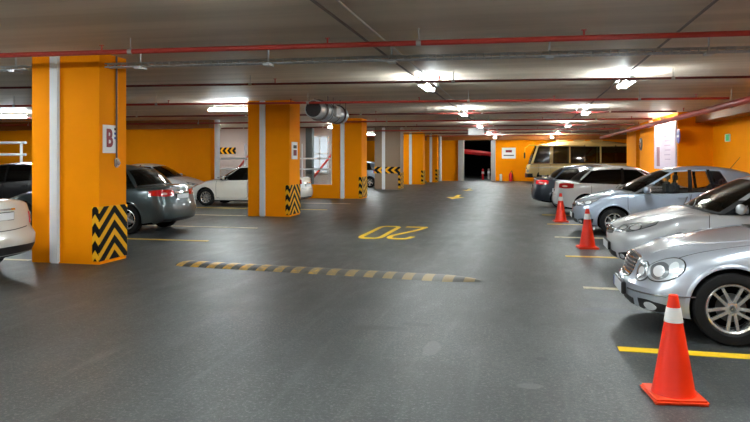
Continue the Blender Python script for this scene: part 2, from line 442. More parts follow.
    for s in (-1, 1):
        for i in range(len(seg)-1):
            ty, ni = seg[i][2], seg[i][3]
            for j in range(len(TS)-1):
                P = [cols[s][i][j], cols[s][i+1][j], cols[s][i+1][j+1], cols[s][i][j+1]]
                g = ty in 'WRG' and 1 <= j <= 5
                if g:
                    key = ('windshield', 0) if ty == 'W' else (('rear_window', 0) if ty == 'R' else ('side_window', s*(ni+1)))
                    b = gmeshes.setdefault(key, BM()); quad(b, P)
                    if ty == 'G' and j in (1,) : pass
                else:
                    f = quad(bm, P)
                    if f: f.material_index = 2 if (ty == 'B' or (ty in 'WG' and j == 0) or (ty in 'WRG' and sp.get('black_frame')) ) else 0
    # roof grid
    fi = [i for i, sg in enumerate(seg) if sg[2] == 'W']+[max(i for i, sg in enumerate(seg) if sg[2] == 'W')+1]
    ri = [i for i, sg in enumerate(seg) if sg[2] == 'R']+[len(seg)-1]
    sidei = list(range(fi[-1], ri[0]+1))
    nf = len(fi)-1
    def topv(s, i): return cols[s][i][-1].copy()
    front = [topv(-1, i) for i in reversed(fi)]+[topv(1, i) for i in fi[1:]]
    rear = [topv(-1, i) for i in ri]+[topv(1, i) for i in reversed(ri[:-1])]
    Lf = [topv(-1, i) for i in sidei]; Rt = [topv(1, i) for i in sidei]
    nc2 = len(front)-1; nr = len(sidei)-1; G = []
    crown = sp.get('crown', .045)
    for j in range(nr+1):
        x = Lf[j].x; v = (x-Lf[0].x)/(Lf[-1].x-Lf[0].x); row = []
        for c in range(nc2+1):
            u = c/nc2
            q = (1-v)*front[c]+v*rear[c]+(1-u)*Lf[j]+u*Rt[j]-((1-u)*(1-v)*front[0]+u*(1-v)*front[-1]+(1-u)*v*rear[0]+u*v*rear[-1])
            q.z += crown*(4*u*(1-u))*min(1, 4*v*(1-v)*1.2)
            row.append(bm.verts.new(q))
        G.append(row)
    for j in range(nr):
        for c in range(nc2):
            f = bm.faces.new((G[j][c], G[j][c+1], G[j+1][c+1], G[j+1][c])); f.material_index = sp.get('roof_mat', 0)
    bmesh.ops.remove_doubles(bm, verts=bm.verts, dist=.0008)
    # dark cabin below the glass
    poly = [Vector((cols[-1][i][0].x, cols[-1][i][0].y)) for i in range(len(seg))]
    def inside(x, y):
        y = -abs(y)
        for i in range(len(poly)-1):
            a, b2 = poly[i], poly[i+1]
            pass
        # compare with the ring's half width at x
        best = 0
        for i in range(len(poly)-1):
            a, b2 = poly[i], poly[i+1]
            if min(a.x, b2.x) <= x <= max(a.x, b2.x) and a.x != b2.x:
                best = min(best, a.y+(b2.y-a.y)*(x-a.x)/(b2.x-a.x))
        return y > best and best < 0
    for f in bm.faces:
        if f.normal.z > .6 or f.normal.z < -.6:
            c = f.calc_center_median()
            if c.z < sp['belt']+.14 and c.z > .55 and inside(c.x, c.y): f.material_index = 3
    body = obj('body', bm, [pt, 'liner', 'trim', 'interior'], root, smooth=38, recalc=False)
    gm = sp.get('glass', 'glass')
    for (nm, k), b in sorted(gmeshes.items(), key=lambda q: str(q[0])):
        bmesh.ops.remove_doubles(b, verts=b.verts, dist=.0008)
        bmesh.ops.recalc_face_normals(b, faces=b.faces)
        # give the pane thickness
        g = bmesh.ops.solidify(b, geom=list(b.faces), thickness=.004)
        obj(nm, b, gm if nm != 'windshield' else sp.get('ws_glass', gm), root, smooth=60)
    # black window surround line (weather strip) along the belt
    # --- wheels
    for x in (xa, xb):
        for s in (-1, 1): add_wheel(root, x, s*(W-.135), r, sp.get('rim', .215), sp.get('wstyle', 'five'), -s)
    # --- cabin furniture
    bz = sp['belt']
    if not sp.get('no_seats'):
        fx = sp['seatx']
        for s in (-1, 1):
            b = BM(); box(b, fx, fx+.13, s*.37-.24, s*.37+.24, bz-.15, bz+.17, .04); box(b, fx+.04, fx+.12, s*.37-.13, s*.37+.13, bz+.2, bz+.37, .035); tube(b, (fx+.08, s*.37, bz+.1), (fx+.08, s*.37, bz+.25), .012)
            obj('seat', b, 'seat', root, smooth=50)
        b = BM(); box(b, fx+.95, fx+1.1, -.6, .6, bz-.15, bz+.12, .04)
        for s in (-1, 1): box(b, fx+.98, fx+1.06, s*.36-.12, s*.36+.12, bz+.13, bz+.27, .03)
        obj('rear_seat', b, 'seat', root, smooth=50)
        b = BM(); sw = Matrix.Translation((fx-.58, -.37, bz+.03)) @ Matrix.Rotation(math.radians(-65), 4, 'Y')
        for k in range(20):
            a0, a1 = 2*PI*k/20, 2*PI*(k+1)/20
            tube(b, sw @ Vector((.18*math.cos(a0), .18*math.sin(a0), 0)), sw @ Vector((.18*math.cos(a1), .18*math.sin(a1), 0)), .014, 6)
        tube(b, sw @ Vector((-.17, 0, 0)), sw @ Vector((.17, 0, 0)), .016, 6)
        obj('steering_wheel', b, 'black', root)
    # --- doors: seam, handle
    ray = {s: ray_side(s) for s in (-1, 1)}
    for s in (1, -1):
        for (x0, x1, zl) in sp['doors']:
            b = BM(); zu = bz-.055
            pts2 = [(x0+.02, zu), (x0, zu-.12), (x0+.01, zl+.15), (x0+.06, zl), ((x0+x1)/2, zl-.01), (x1-.06, zl), (x1, zl+.15), (x1, zu-.12), (x1, zu)]
            lo = [(x0+.012, zl+.02), ((x0+x1)/2, zl+.01), (x1-.012, zl+.02)]; up = [(x0+.012, zu-.012), ((x0+x1)/2, zu-.006), (x1-.012, zu-.012)]
            patch(b, bvh, lo, up, ray[s], 12, 10, .003, .002)
            d = obj('door', b, pt, root, smooth=40)
            b = BM(); line_patch(b, bvh, pts2, .009, ray[s], .0045, 40); obj('door_seam', b, 'black', d)
            b = BM(); hx = x1-.16; hz = zu-.085
            h = bvh.ray_cast(*ray[s](hx, hz))[0]
            if h: box(b, hx-.085, hx+.085, h.y-.03, h.y+.03, hz-.016, hz+.016, .01); obj('door_handle', b, sp.get('handle', pt), d, smooth=50)
        if not sp.get('no_mirror'):
            mx, mz = sp['mirror']; b = BM(); yy = -s*(W+.09)
            ball(b, (mx, yy, mz), .1, .62, 1.15, .72, 20, 12); box(b, mx-.02, mx+.05, min(yy, -s*(W-.08)), max(yy, -s*(W-.08)), mz-.06, mz-.025, .008)
            mo = obj('side_mirror', b, sp.get('mirror_mat', pt), root, smooth=50)
            b = BM(); box(b, mx+.05, mx+.068, yy-.085, yy+.085, mz-.055, mz+.055, .01); obj('mirror_glass', b, 'chrome', mo)
        if sp.get('side_strip'):
            z, col = sp['side_strip']; b = BM(); patch(b, bvh, [(xa+.45, z), (xb-.45, z)], [(xa+.45, z+.03), (xb-.45, z+.03)], ray[s], 30, 1, .01, .004); obj('side_trim', b, col, root)
        # sill
        b = BM(); patch(b, bvh, [(xa+ra+.03, .225), (xb-ra-.03, .235)], [(xa+ra+.03, .29), (xb-ra-.03, .30)], ray[s], 24, 2, .012, .004); obj('sill', b, sp.get('sill', pt), root, smooth=50)
        # raised wheel arch lips
        for x in (xa, xb):
            b = BM(); prev = None; A0 = math.asin(max(-1, min(1, (.26-r)/ra)))
            nn = 26
            for k in range(nn+1):
                t = A0+(PI-2*A0)*k/nn; ring = []
                for (dr, dy) in ((0.0, -.02), (.0, .008), (.014, .012), (.035, .004), (.04, -.02)):
                    px, pz = x+math.cos(t)*(ra+dr), r+.01+math.sin(t)*(ra+dr)
                    h = bvh.ray_cast(Vector((px, -3*s, pz)), Vector((0, s, 0)))[0]
                    yy = abs(h.y) if h else W*.97
                    ring.append(b.verts.new((px, -s*(yy+dy), pz)))
                if prev:
                    for q in range(4): b.faces.new((prev[q], prev[q+1], ring[q+1], ring[q]))
                prev = ring
            obj('arch_lip', b, pt, root, smooth=70)
    # --- fuel flap, antenna
    if sp.get('antenna'):
        ax, az = sp['antenna']; b = BM(); tube(b, (ax, 0, az), (ax+.22, 0, az+.28), .007, 8, .003); tube(b, (ax-.02, 0, az-.01), (ax+.03, 0, az+.03), .018, 8); obj('antenna', b, 'black', root)
    for fn in sp.get('extras', []): fn(root, bvh, sp)
    return root

def both(name, fn, mats, root, smooth=40, par=None):
    out = []
    for s in (1, -1):
        b = BM(); fn(b, s); out.append(obj(name, b, mats, par[len(out)] if par else root, smooth=smooth))
    return out
def flip(pts, s): return [(a*s, z) for a, z in pts]

# ---- front details
def front_sedan_silver(root, bvh, sp):
    R = ray_front(.95, .85, .25); RF = ray_front(.95, .85, 0)
    # twin oval head lamps
    def big(b, s): lo, up = ell((.80, .625), (.215, .115), rot=.3); patch(b, bvh, flip(lo, s), flip(up, s), R, 18, 8, .008, .02)
    hl = both('headlight', big, 'lamp', root)
    def brim(b, s): lo, up = ell((.80, .625), (.228, .126), rot=.3); patch(b, bvh, flip(lo, s), flip(up, s), R, 18, 8, .004, .01)
    both('lamp_rim', brim, 'black', root, par=hl)
    def big_in(b, s): lo, up = ell((.755, .600), (.070, .058)); patch(b, bvh, flip(lo, s), flip(up, s), R, 14, 6, .014, .0)
    both('lamp_bowl', big_in, 'lamp_in', root, par=hl)
    def bz(b, s): lo, up = ell((.755, .605), (.118, .092)); patch(b, bvh, flip(lo, s), flip(up, s), R, 14, 6, .011, .0)
    both('lamp_bezel', bz, 'lamp_dk', root, par=hl)
    def blk(b, s): lo, up = ell((.905, .66), (.05, .055)); patch(b, bvh, flip(lo, s), flip(up, s), R, 10, 4, .013, .0)
    both('indicator_lens', blk, 'lamp_in', root, par=hl)
    def sm(b, s): lo, up = ell((.495, .570), (.120, .100), rot=.1); patch(b, bvh, flip(lo, s), flip(up, s), R, 14, 6, .009, .02)
    h2 = both('headlight', sm, 'lamp', root)
    def srim(b, s): lo, up = ell((.495, .570), (.132, .110), rot=.1); patch(b, bvh, flip(lo, s), flip(up, s), R, 14, 6, .004, .01)
    both('lamp_rim', srim, 'black', root, par=h2)
    def sb(b, s): lo, up = ell((.495, .568), (.098, .082)); patch(b, bvh, flip(lo, s), flip(up, s), R, 14, 6, .012, .0)
    both('lamp_bezel', sb, 'lamp_dk', root, par=h2)
    def sm_in(b, s): lo, up = ell((.495, .566), (.058, .050)); patch(b, bvh, flip(lo, s), flip(up, s), R, 12, 6, .016, .0)
    both('lamp_bowl', sm_in, 'lamp_in', root, par=h2)
    # grille: chrome surround, dark field, slats
    b = BM(); patch(b, bvh, [(-.27, .475), (0, .462), (.27, .475)], [(-.375, .70), (-.2, .725), (0, .73), (.2, .725), (.375, .70)], R, 22, 8, .016, .02)
    g = obj('grille', b, 'chrome', root, smooth=40)
    b = BM(); patch(b, bvh, [(-.25, .49), (0, .48), (.25, .49)], [(-.35, .69), (-.2, .712), (0, .717), (.2, .712), (.35, .69)], R, 22, 8, .019, .0); obj('grille_mesh', b, 'black', g)
    for k in range(5):
        z = .515+k*.04; w = .265+k*.019
        b = BM(); patch(b, bvh, [(-w, z-.006), (w, z-.006)], [(-w, z+.009), (w, z+.009)], R, 20, 1, .027, -.012); obj('grille_slat', b, 'chrome', g)
    b = BM(); patch(b, bvh, [(-.012, .485), (.012, .485)], [(-.012, .715), (.012, .715)], R, 1, 8, .028, -.012); obj('grille_rib', b, 'chrome', g)
    # bumper: rub strip, intakes, fogs, plate
    def rub(b, s): patch(b, bvh, flip([(.33, .385), (.75, .40), (1.12, .425)], s), flip([(.33, .400), (.75, .416), (1.12, .437)], s), RF, 22, 1, .012, .004)
    both('bumper_strip', rub, 'chrome', root)
    b = BM(); patch(b, bvh, [(-.40, .215), (0, .205), (.40, .215)], [(-.43, .31), (0, .32), (.43, .31)], RF, 20, 4, .006, .004); obj('lower_grille', b, 'black', root)
    def fogf(b, s): patch(b, bvh, flip([(.53, .245), (.70, .235), (.90, .265)], s), flip([(.53, .335), (.70, .345), (.90, .32)], s), RF, 14, 4, .007, .004)
    f = both('fog_light_housing', fogf, 'black', root)
    def fog(b, s): lo, up = ell((.70, .288), (.075, .038)); patch(b, bvh, flip(lo, s), flip(up, s), RF, 12, 5, .014, .0)
    both('fog_light', fog, 'lamp_in', root, par=f)
    x0 = bvh.ray_cast(*RF(0, .38))[0].x
    b = BM(); box(b, x0-.035, x0+.01, -.27, .27, .315, .44, .008); p = obj('number_plate', b, 'black', root)
    b = BM(); box(b, x0-.04, x0-.034, -.255, .255, .325, .43); q = obj('plate_face', b, 'plate', p)
    b = BM(); box(b, x0-.042, x0-.039, .215, .255, .326, .429); obj('plate_band', b, 'blue', q)
    # hood creases + gap + washer
    def crease(b, s): line_patch(b, bvh, [(.25, .30*s), (.6, .42*s), (1.0, .54*s), (1.35, .62*s)], .010, ray_top(), .006, 24)
    both('hood_crease', crease, sp['paint'], root)
    def gap(b, s): line_patch(b, bvh, [(.30, .63*s), (.6, .69*s), (1.0, .725*s), (1.42, .745*s)], .008, ray_top(), .002, 30)
    both('hood_gap', gap, 'black', root)
    b = BM(); patch(b, bvh, [(1.36, -.66), (1.25, 0), (1.36, .66)], [(1.5, -.66), (1.4, 0), (1.5, .66)], ray_top(), 20, 3, .012, .0); obj('cowl_panel', b, 'black', root)
    for y in (-.45, .1):
        b = BM(); tube(b, (1.38, y, 1.02), (1.55, y+.5, 1.09), .008); obj('wiper', b, 'black', root)
def star_caps(root, bvh, sp):
    # three-pointed star standing on each front-facing hub
    for w in [o for o in bpy.data.objects if o.parent == root and o.name.startswith('wheel')]:
        b = BM()
        for k in range(3):
            a = PI/2+2*PI*k/3; tip = Vector((.024*math.cos(a), -.077, .024*math.sin(a)))
            l = Vector((.005*math.cos(a+PI/2), -.077, .005*math.sin(a+PI/2)))
            vs = [b.verts.new(p) for p in (tip, l, -Vector((l.x, 0, l.z))+Vector((0, -.077, 0)), Vector((0, -.083, 0)))]
            b.faces.new((vs[0], vs[1], vs[3])); b.faces.new((vs[0], vs[3], vs[2]))
            vs2 = [b.verts.new(p) for p in (tip+Vector((0, .006, 0)), l+Vector((0, .006, 0)), Vector((-l.x, -.071, -l.z)))]
            b.faces.new(vs2)
        for k in range(20):
            a0, a1 = 2*PI*k/20, 2*PI*(k+1)/20
            tube(b, (.027*math.cos(a0), -.075, .027*math.sin(a0)), (.027*math.cos(a1), -.075, .027*math.sin(a1)), .0025, 6)
        obj('star_emblem', b, 'chrome', w)
def front_hatch(root, bvh, sp):
    R = ray_front(.95, .85, .3); RF = ray_front(.95, .85, 0); h = sp['hl']; pl = sp.get('plate_z', .40)
    # swept headlights
    lo = [(h[0], h[2]), ((h[0]+h[1])/2, h[2]+.03), (h[1], h[3]-.02)]
    up = [(h[0]+.02, h[2]+sp.get('hh', .085)), ((h[0]+h[1])/2, h[3]-.01), (h[1]+.03, h[3]+.045)]
    def hh(b, s): patch(b, bvh, flip(lo, s), flip(up, s), R, 18, 8, .008, .02)
    hl = both('headlight', hh, 'lamp', root)
    def rim(b, s): patch(b, bvh, flip([(lo[0][0]-.012, lo[0][1]-.01), (lo[1][0], lo[1][1]-.012), (lo[2][0]+.012, lo[2][1]-.012)], s), flip([(up[0][0]-.012, up[0][1]+.01), (up[1][0], up[1][1]+.010), (up[2][0]+.015, up[2][1]+.006)], s), R, 18, 8, .004, .01)
    both('lamp_rim', rim, 'black', root, par=hl)
    for c, rr in (((h[0]+.15, h[2]+.07), (.06, .036)), ((h[0]+.36, h[2]+.10), (.09, .05))):
        def z1(b, s): l, u = ell(c, (rr[0]*1.25, rr[1]*1.25)); patch(b, bvh, flip(l, s), flip(u, s), R, 12, 6, .011, 0)
        both('lamp_bezel', z1, 'lamp_dk', root, par=hl)
        def z2(b, s): l, u = ell(c, rr); patch(b, bvh, flip(l, s), flip(u, s), R, 12, 6, .014, 0)
        both('lamp_bowl', z2, 'lamp_in', root, par=hl)
    gz = sp['gz']; gw = sp['gw']
    b = BM(); patch(b, bvh, [(-gw*.93, gz), (0, gz-.018), (gw*.93, gz)], [(-gw, gz+.10), (0, gz+.115), (gw, gz+.10)], R, 20, 4, .006, .01); g = obj('grille', b, 'black', root)
    b = BM(); patch(b, bvh, [(-gw, gz+.048), (0, gz+.045), (gw, gz+.048)], [(-gw, gz+.085), (0, gz+.09), (gw, gz+.085)], R, 20, 2, .016, 0); obj('grille_bar', b, 'chrome', g)
    b = BM(); l, u = ell((0, gz+.067), (.055, .05)); patch(b, bvh, l, u, R, 12, 6, .024, 0); obj('front_emblem', b, 'chrome', g)
    lw = sp.get('lw', .42)
    b = BM(); patch(b, bvh, [(-lw, .225), (0, .21), (lw, .225)], [(-lw*1.05, .33), (0, .345), (lw*1.05, .33)], RF, 20, 4, .006, .006); obj('lower_grille', b, 'black', root)
    def fogh(b, s): patch(b, bvh, flip([(.53, .25), (.72, .235), (.92, .28)], s), flip([(.53, .33), (.72, .365), (.95, .37)], s), RF, 14, 4, .007, .004)
    f = both('fog_light_housing', fogh, 'black', root)
    def fog(b, s): l, u = ell((.62, .293), (.05, .035)); patch(b, bvh, flip(l, s), flip(u, s), RF, 10, 5, .014, 0)
    both('fog_light', fog, 'lamp_in', root, par=f)
    x0 = bvh.ray_cast(*RF(0, pl))[0].x
    b = BM(); box(b, x0-.03, x0+.01, -.27, .27, pl-.06, pl+.06, .008); p = obj('number_plate', b, 'black', root)
    b = BM(); box(b, x0-.035, x0-.029, -.255, .255, pl-.052, pl+.052); obj('plate_face', b, 'plate', p)
    c0 = sp['cowl']
    def gap(b, s): line_patch(b, bvh, [(.32, .56*s), (.6, .64*s), (c0-.05, .70*s)], .008, ray_top(), .002, 24)
    both('hood_gap', gap, 'black', root)
    def crease(b, s): line_patch(b, bvh, [(.25, .22*s), (.6, .36*s), (c0-.05, .46*s)], .012, ray_top(), .006, 24)
    both('hood_crease', crease, sp['paint'], root)
    zc = interp(sp['top'], c0)
    for y in (-.5, .05):
        b = BM(); tube(b, (c0+.0, y, zc+.03), (c0+.16, y+.5, zc+.11), .009); obj('wiper', b, 'black', root)
def front_simple(root, bvh, sp):
    front_hatch(root, bvh, sp)
def rear_details(root, bvh, sp):
    L = sp['L']; R = ray_rear(L-.95, .85, .1); RF = ray_rear(L-.95, .85, 0); t = sp['tl']   # (a0,a1,z0,z1)
    lo = [(t[0], t[2]+.02), ((t[0]+t[1])/2, t[2]), (t[1], t[2]+.03)]; up = [(t[0], t[3]-.025), ((t[0]+t[1])/2, t[3]), (t[1], t[3]-.02)]
    def tl(b, s): patch(b, bvh, flip(lo, s), flip(up, s), R, 16, 6, .010, .02)
    o = both('tail_light', tl, 'tail', root)
    am = (t[0]+t[1])/2
    def tl2(b, s): l, u = ell((am-.02, (t[2]+t[3])/2-.015), (.075, .026)); patch(b, bvh, flip(l, s), flip(u, s), R, 12, 4, .014, 0)
    both('reversing_lens', tl2, 'tail_w', root, par=o)
    pz = sp.get('rp', .78)
    x0 = bvh.ray_cast(*RF(0, pz))[0].x
    b = BM(); box(b, x0-.02, x0+.012, -.27, .27, pz-.062, pz+.062, .006); p = obj('number_plate', b, 'black', root)
    b = BM(); box(b, x0+.011, x0+.016, -.255, .255, pz-.052, pz+.052); obj('plate_face', b, 'plate', p)
    b = BM(); patch(b, bvh, [(-.36, pz+.085), (.36, pz+.085)], [(-.36, pz+.11), (.36, pz+.11)], RF, 16, 1, .014, .0); obj('boot_trim', b, sp.get('boot', 'chrome'), root)
    b = BM(); line_patch(b, bvh, [(-.62, sp['lid']+.02), (-.3, sp['lid']), (0, sp['lid']-.005), (.3, sp['lid']), (.62, sp['lid']+.02)], .010, RF, .003, 30); obj('boot_seam', b, 'black', root)
    b = BM(); patch(b, bvh, [(-.75, .265), (0, .25), (.75, .265)], [(-.72, sp.get('bb', .34)), (0, sp.get('bb', .34)+.01), (.72, sp.get('bb', .34))], RF, 24, 3, .008, .01); obj('lower_bumper', b, 'black', root, smooth=40)

def tables(L, W, nosez, cowl, belt0, belt1, deck=None, tailz=None):
    """hood / belt / deck curves. deck=(x start, z) for a saloon."""
    cx, cz = cowl
    top = [(0, nosez-.05), (.08, nosez), (.4, nosez+(cz-nosez)*.42), (cx*.7, cz-.07), (cx, cz-.005), (cx+.35, belt0-.02), (cx+.9, belt0-.03)]
    sh = [(0, nosez-.10), (.2, nosez-.05), (.5, nosez+.02), (cx*.75, belt0-.08), (cx+.15, belt0-.035), (cx+.9, belt0-.01)]
    if deck:
        top += [(deck[0]-.35, belt1-.03), (deck[0], deck[1]-.01), ((deck[0]+L)/2, deck[1]+.012), (L-.07, deck[1]), (L, deck[1]-.03)]
        sh += [(deck[0]-.3, belt1-.01), (deck[0]+.1, deck[1]-.055), (L-.2, deck[1]-.07), (L, deck[1]-.09)]
    else:
        top += [(L-.6, belt1-.02), (L-.15, belt1-.01), (L, belt1-.05)]
        sh += [(L-.6, belt1-.01), (L-.15, belt1-.03), (L, belt1-.08)]
    wid = [(0, .80*W), (.12, .88*W), (.35, .95*W), (.8, .99*W), (L*.5, W), (L-.8, .985*W), (L-.3, .94*W), (L-.08, .88*W), (L, .83*W)]
    bot = [(0, .235), (.25, .19), (.9, .17), (L-.9, .18), (L-.2, .24), (L, .29)]
    return dict(top=top, sh=sh, wid=wid, bot=bot)

def saloon(L, W, H, cowl, deckx, deckz, belt0, belt1, nosez, **k):
    sp = dict(L=L, W=W, H=H, belt=(belt0+belt1)/2, cowl=cowl[0]); sp.update(tables(L, W, nosez, cowl, belt0, belt1, (deckx, deckz)))
    cx, cz = cowl; rf = cx+k.pop('wsl', .82); rr = deckx-k.pop('rsl', .62); yb = W*.90; yt = W*.66
    bx = (cx+.25+rr+.35)/2+k.pop('bshift', -.05); cx2 = k.pop('cpx', rr+.18)
    def bz(x): return belt0-.02+(belt1-belt0)*(x-cx)/(deckx-cx)
    sp['roofz'] = [(rf, H-.075), (rf+.25, H-.045), ((rf+rr)/2, H-.03), (rr-.1, H-.06), (rr+.15, H-.10)]
    sp['gh'] = [(cx, 0, cz-.01, rf, 0, H-.035, 'W'), (cx+.24, yb*.93, bz(cx+.24), rf+.10, yt*.93, H-.07, 'P'),
                (cx+.33, yb, bz(cx+.33), rf+.17, yt, 0, 'G'), (bx, yb*1.01, bz(bx), bx+.03, yt*1.03, 0, 'B'), (bx+.09, yb*1.01, bz(bx+.09), bx+.10, yt*1.03, 0, 'G'),
                (cx2+.33, yb*.99, bz(cx2+.3), cx2-.08, yt*1.0, 0, 'P'), (deckx-.12, yb*.93, deckz-.03, rr+.12, yt*.93, H-.085, 'R'), (deckx+.08, 0, deckz-.0, rr+.2, 0, H-.055, 'E')]
    sp['mirror'] = (cx+.48, belt0+.07); sp['seatx'] = bx-.25
    sp['doors'] = [(cx+.12, bx+.03, .30), (bx+.045, bx+.93, .30)]
    sp.update(k); return sp
def hatch(L, W, H, cowl, belt0, belt1, nosez, **k):
    sp = dict(L=L, W=W, H=H, belt=(belt0+belt1)/2, cowl=cowl[0]); sp.update(tables(L, W, nosez, cowl, belt0, belt1))
    cx, cz = cowl; rf = cx+k.pop('wsl', .85); rr = L-k.pop('rsl', .45); yb = W*.90; yt = W*.68
    bx = cx+k.pop('bx', 1.30)
    def bz(x): return belt0-.02+(belt1-belt0)*(x-cx)/(L-.2-cx)
    sp['roofz'] = [(rf, H-.075), (rf+.25, H-.04), ((rf+rr)/2, H-.025), (rr-.2, H-.07), (rr+.1, H-.115)]
    q = k.pop('q', L-.98)
    gh = [(cx, 0, cz-.01, rf, 0, H-.035, 'W'), (cx+.24, yb*.93, bz(cx+.24), rf+.10, yt*.93, H-.07, 'P'),
          (cx+.33, yb, bz(cx+.33), rf+.17, yt, 0, 'G'), (bx, yb*1.01, bz(bx), bx+.03, yt*1.03, 0, 'B'), (bx+.09, yb*1.01, bz(bx+.09), bx+.10, yt*1.03, 0, 'G')]
    gh += [(q, yb*1.0, bz(q), q-.10, yt*1.02, 0, 'B'), (q+.06, yb*1.0, bz(q), q-.04, yt*1.02, 0, 'G'), (q+.36, yb*.98, bz(q+.36)+.05, q+.16, yt*1.0, 0, 'P')]
    gh += [(L-.12, yb*.84, bz(L-.15)-.02, rr+.04, yt*.90, H-.12, 'R'), (L-.02, 0, bz(L-.1)-.02, rr+.10, 0, H-.085, 'E')]
    sp['gh'] = gh
    sp['mirror'] = (cx+.48, belt0+.07); sp['seatx'] = bx-.25
    sp['doors'] = [(cx+.12, bx+.03, .30), (bx+.045, min(bx+.93, q+.1), .30)]
    sp.update(k); return sp

PNT = dict(silver=paint('silver_car_paint', (.47, .51, .58), .5, .32), silver2=paint('pale_silver_car_paint', (.72, .735, .76), .15, .38), blue_silver=paint('blue_silver_car_paint', (.31, .37, .46), .35),
           white=paint('white_car_paint', (.74, .75, .76), 0, .3), cream=paint('off_white_car_paint', (.66, .65, .60), 0, .3), dark=paint('near_black_car_paint', (.012, .018, .03), .3),
           grey=paint('grey_green_car_paint', (.055, .075, .08)), gold=paint('cream_gold_bus_paint', (.80, .58, .22), 0, .35), black=paint('black_car_paint', (.012, .012, .015), .2))

# === right-hand row =====================================================
merc = saloon(4.82, .91, 1.46, (1.36, 1.0), 4.0, 1.06, .95, 1.0, .735, xf=.84, wb=2.85, r=.335, rim=.225, wstyle='twin5', paint=PNT['silver'], ra=.366,
              nose=[(.2, .05), (.38, 0), (.47, .0), (.49, .05), (.72, .13), (.95, .3)], kf=.36, tl=(.55, 1.0, .72, .86), lid=.6, glass='glass_dk', handle='chrome', extras=[front_sedan_silver, rear_details, star_caps])
car(merc, (.955, 6.88, 0), 0, 'silver saloon nearest the camera on the right with chrome slatted grille and round twin headlights')
ast = hatch(4.25, .875, 1.46, (1.10, .99), .95, 1.05, .74, xf=.90, wb=2.61, r=.315, rim=.20, wstyle='five', paint=PNT['silver2'], hl=(.42, 1.08, .60, .80), hh=.13, gz=.56, gw=.36, tl=(.6, 1.1, .8, 1.05), lid=.6,
            glass='glass_dk', ws_glass='clear2', extras=[front_hatch, rear_details], side_strip=None)
car(ast, (1.19, 9.9, 0), 0, 'pale silver hatchback parked between the grille-fronted saloon and the blue-silver hatchback')
cor = hatch(4.0, .86, 1.49, (.98, 1.0), .95, 1.04, .76, xf=.82, wb=2.51, r=.305, rim=.19, wstyle='seven', paint=PNT['blue_silver'], hl=(.42, .98, .60, .80), gz=.57, gw=.34, tl=(.6, 1.1, .8, 1.05), lid=.6,
            wsl=.98, glass='clear', extras=[front_hatch, rear_details], antenna=(3.35, 1.455), bx=1.34, q=2.82, roof_mat=0)
car(cor, (1.06, 14.9, 0), 0, 'blue-silver hatchback with roof aerial facing the lane behind the second traffic cone')
wht = saloon(4.35, .87, 1.45, (1.05, .98), 3.75, 1.03, .94, .99, .72, xf=.82, wb=2.6, r=.31, rim=.195, paint=PNT['white'], hl=(.42, .9, .58, .74), gz=.56, gw=.34, tl=(.70, 1.15, .80, .97), lid=.62, rp=.72,
             glass='glass_dk', extras=[front_simple, rear_details], mirror_mat='black')
car(wht, (.82+CS*4.35, 19.5, 0), PI, 'white saloon parked tail to the lane behind the farthest traffic cone')
drk = saloon(4.55, .88, 1.45, (1.15, .98), 3.9, 1.04, .94, 1.0, .72, xf=.88, wb=2.68, r=.315, rim=.20, paint=PNT['dark'], hl=(.42, .9, .58, .74), gz=.56, gw=.34, tl=(.70, 1.15, .80, .96), lid=.62, rp=.74,
             glass='glass_dk', extras=[front_simple, rear_details])
car(drk, (.25+CS*4.55, 22.2, 0), PI, 'black saloon parked tail to the lane between the white saloon and the bus')
sil = saloon(4.4, .87, 1.46, (1.1, .98), 3.8, 1.03, .94, .99, .72, xf=.85, wb=2.6, r=.31, rim=.2, paint=PNT['white'], hl=(.42, .9, .58, .74), gz=.56, gw=.34, tl=(.70, 1.15, .80, .97), lid=.62, rp=.74,
             glass='glass_dk', extras=[front_simple, rear_details])
car(sil, (.9+CS*4.4, 24.9, 0), PI, 'white car mostly hidden behind the black saloon, only its roof showing')

# === left-hand bays =====================================================
lw = saloon(4.4, .87, 1.5, (1.1, 1.0), 3.62, 1.10, .98, 1.04, .72, xf=.85, wb=2.55, r=.31, rim=.2, paint=PNT['cream'], hl=(.42, .9, .58, .74), gz=.56, gw=.34, tl=(.72, 1.15, .68, .90), lid=.66, rp=.86, bb=.42,
            glass='glass_dk', extras=[front_simple, rear_details], tail=[(.25, .06), (.45, -.02), (.60, -.02), (.64, .07), (.8, .08), (1.1, .14)])
car(lw, (-6.80-CS*4.4, 7.42, 0), 0, 'off-white saloon at the left edge of the photo, tail beside the nearest orange pillar')
crz = saloon(4.6, .90, 1.53, (1.2, 1.0), 3.95, 1.09, .96, 1.03, .74, xf=.92, wb=2.69, r=.335, rim=.22, wstyle='five', paint=PNT['grey'], hl=(.42, .9, .58, .74), gz=.56, gw=.34, tl=(.38, 1.02, .83, .985), lid=.68, rp=.83,
             glass='glass', extras=[front_simple, rear_details], handle='chrome')
car(crz, (-7.22-CS*4.6, 12.98, 0), 0, 'dark grey saloon with red tail lights behind the pillar with the letter sign')
cb = saloon(4.5, .87, 1.45, (1.15, .98), 3.85, 1.04, .94, 1.0, .70, xf=.85, wb=2.68, r=.31, rim=.2, wstyle='ten', paint=PNT['cream'], hl=(.42, .9, .58, .74), gz=.56, gw=.34, tl=(.55, 1.1, .78, .97), lid=.62, rp=.74,
            glass='glass', extras=[front_simple, rear_details])
car(cb, (-7.02-CS*4.5, 20.9, 0), 0, 'off-white saloon partly hidden by the second orange pillar from the camera, bonnet to the left')
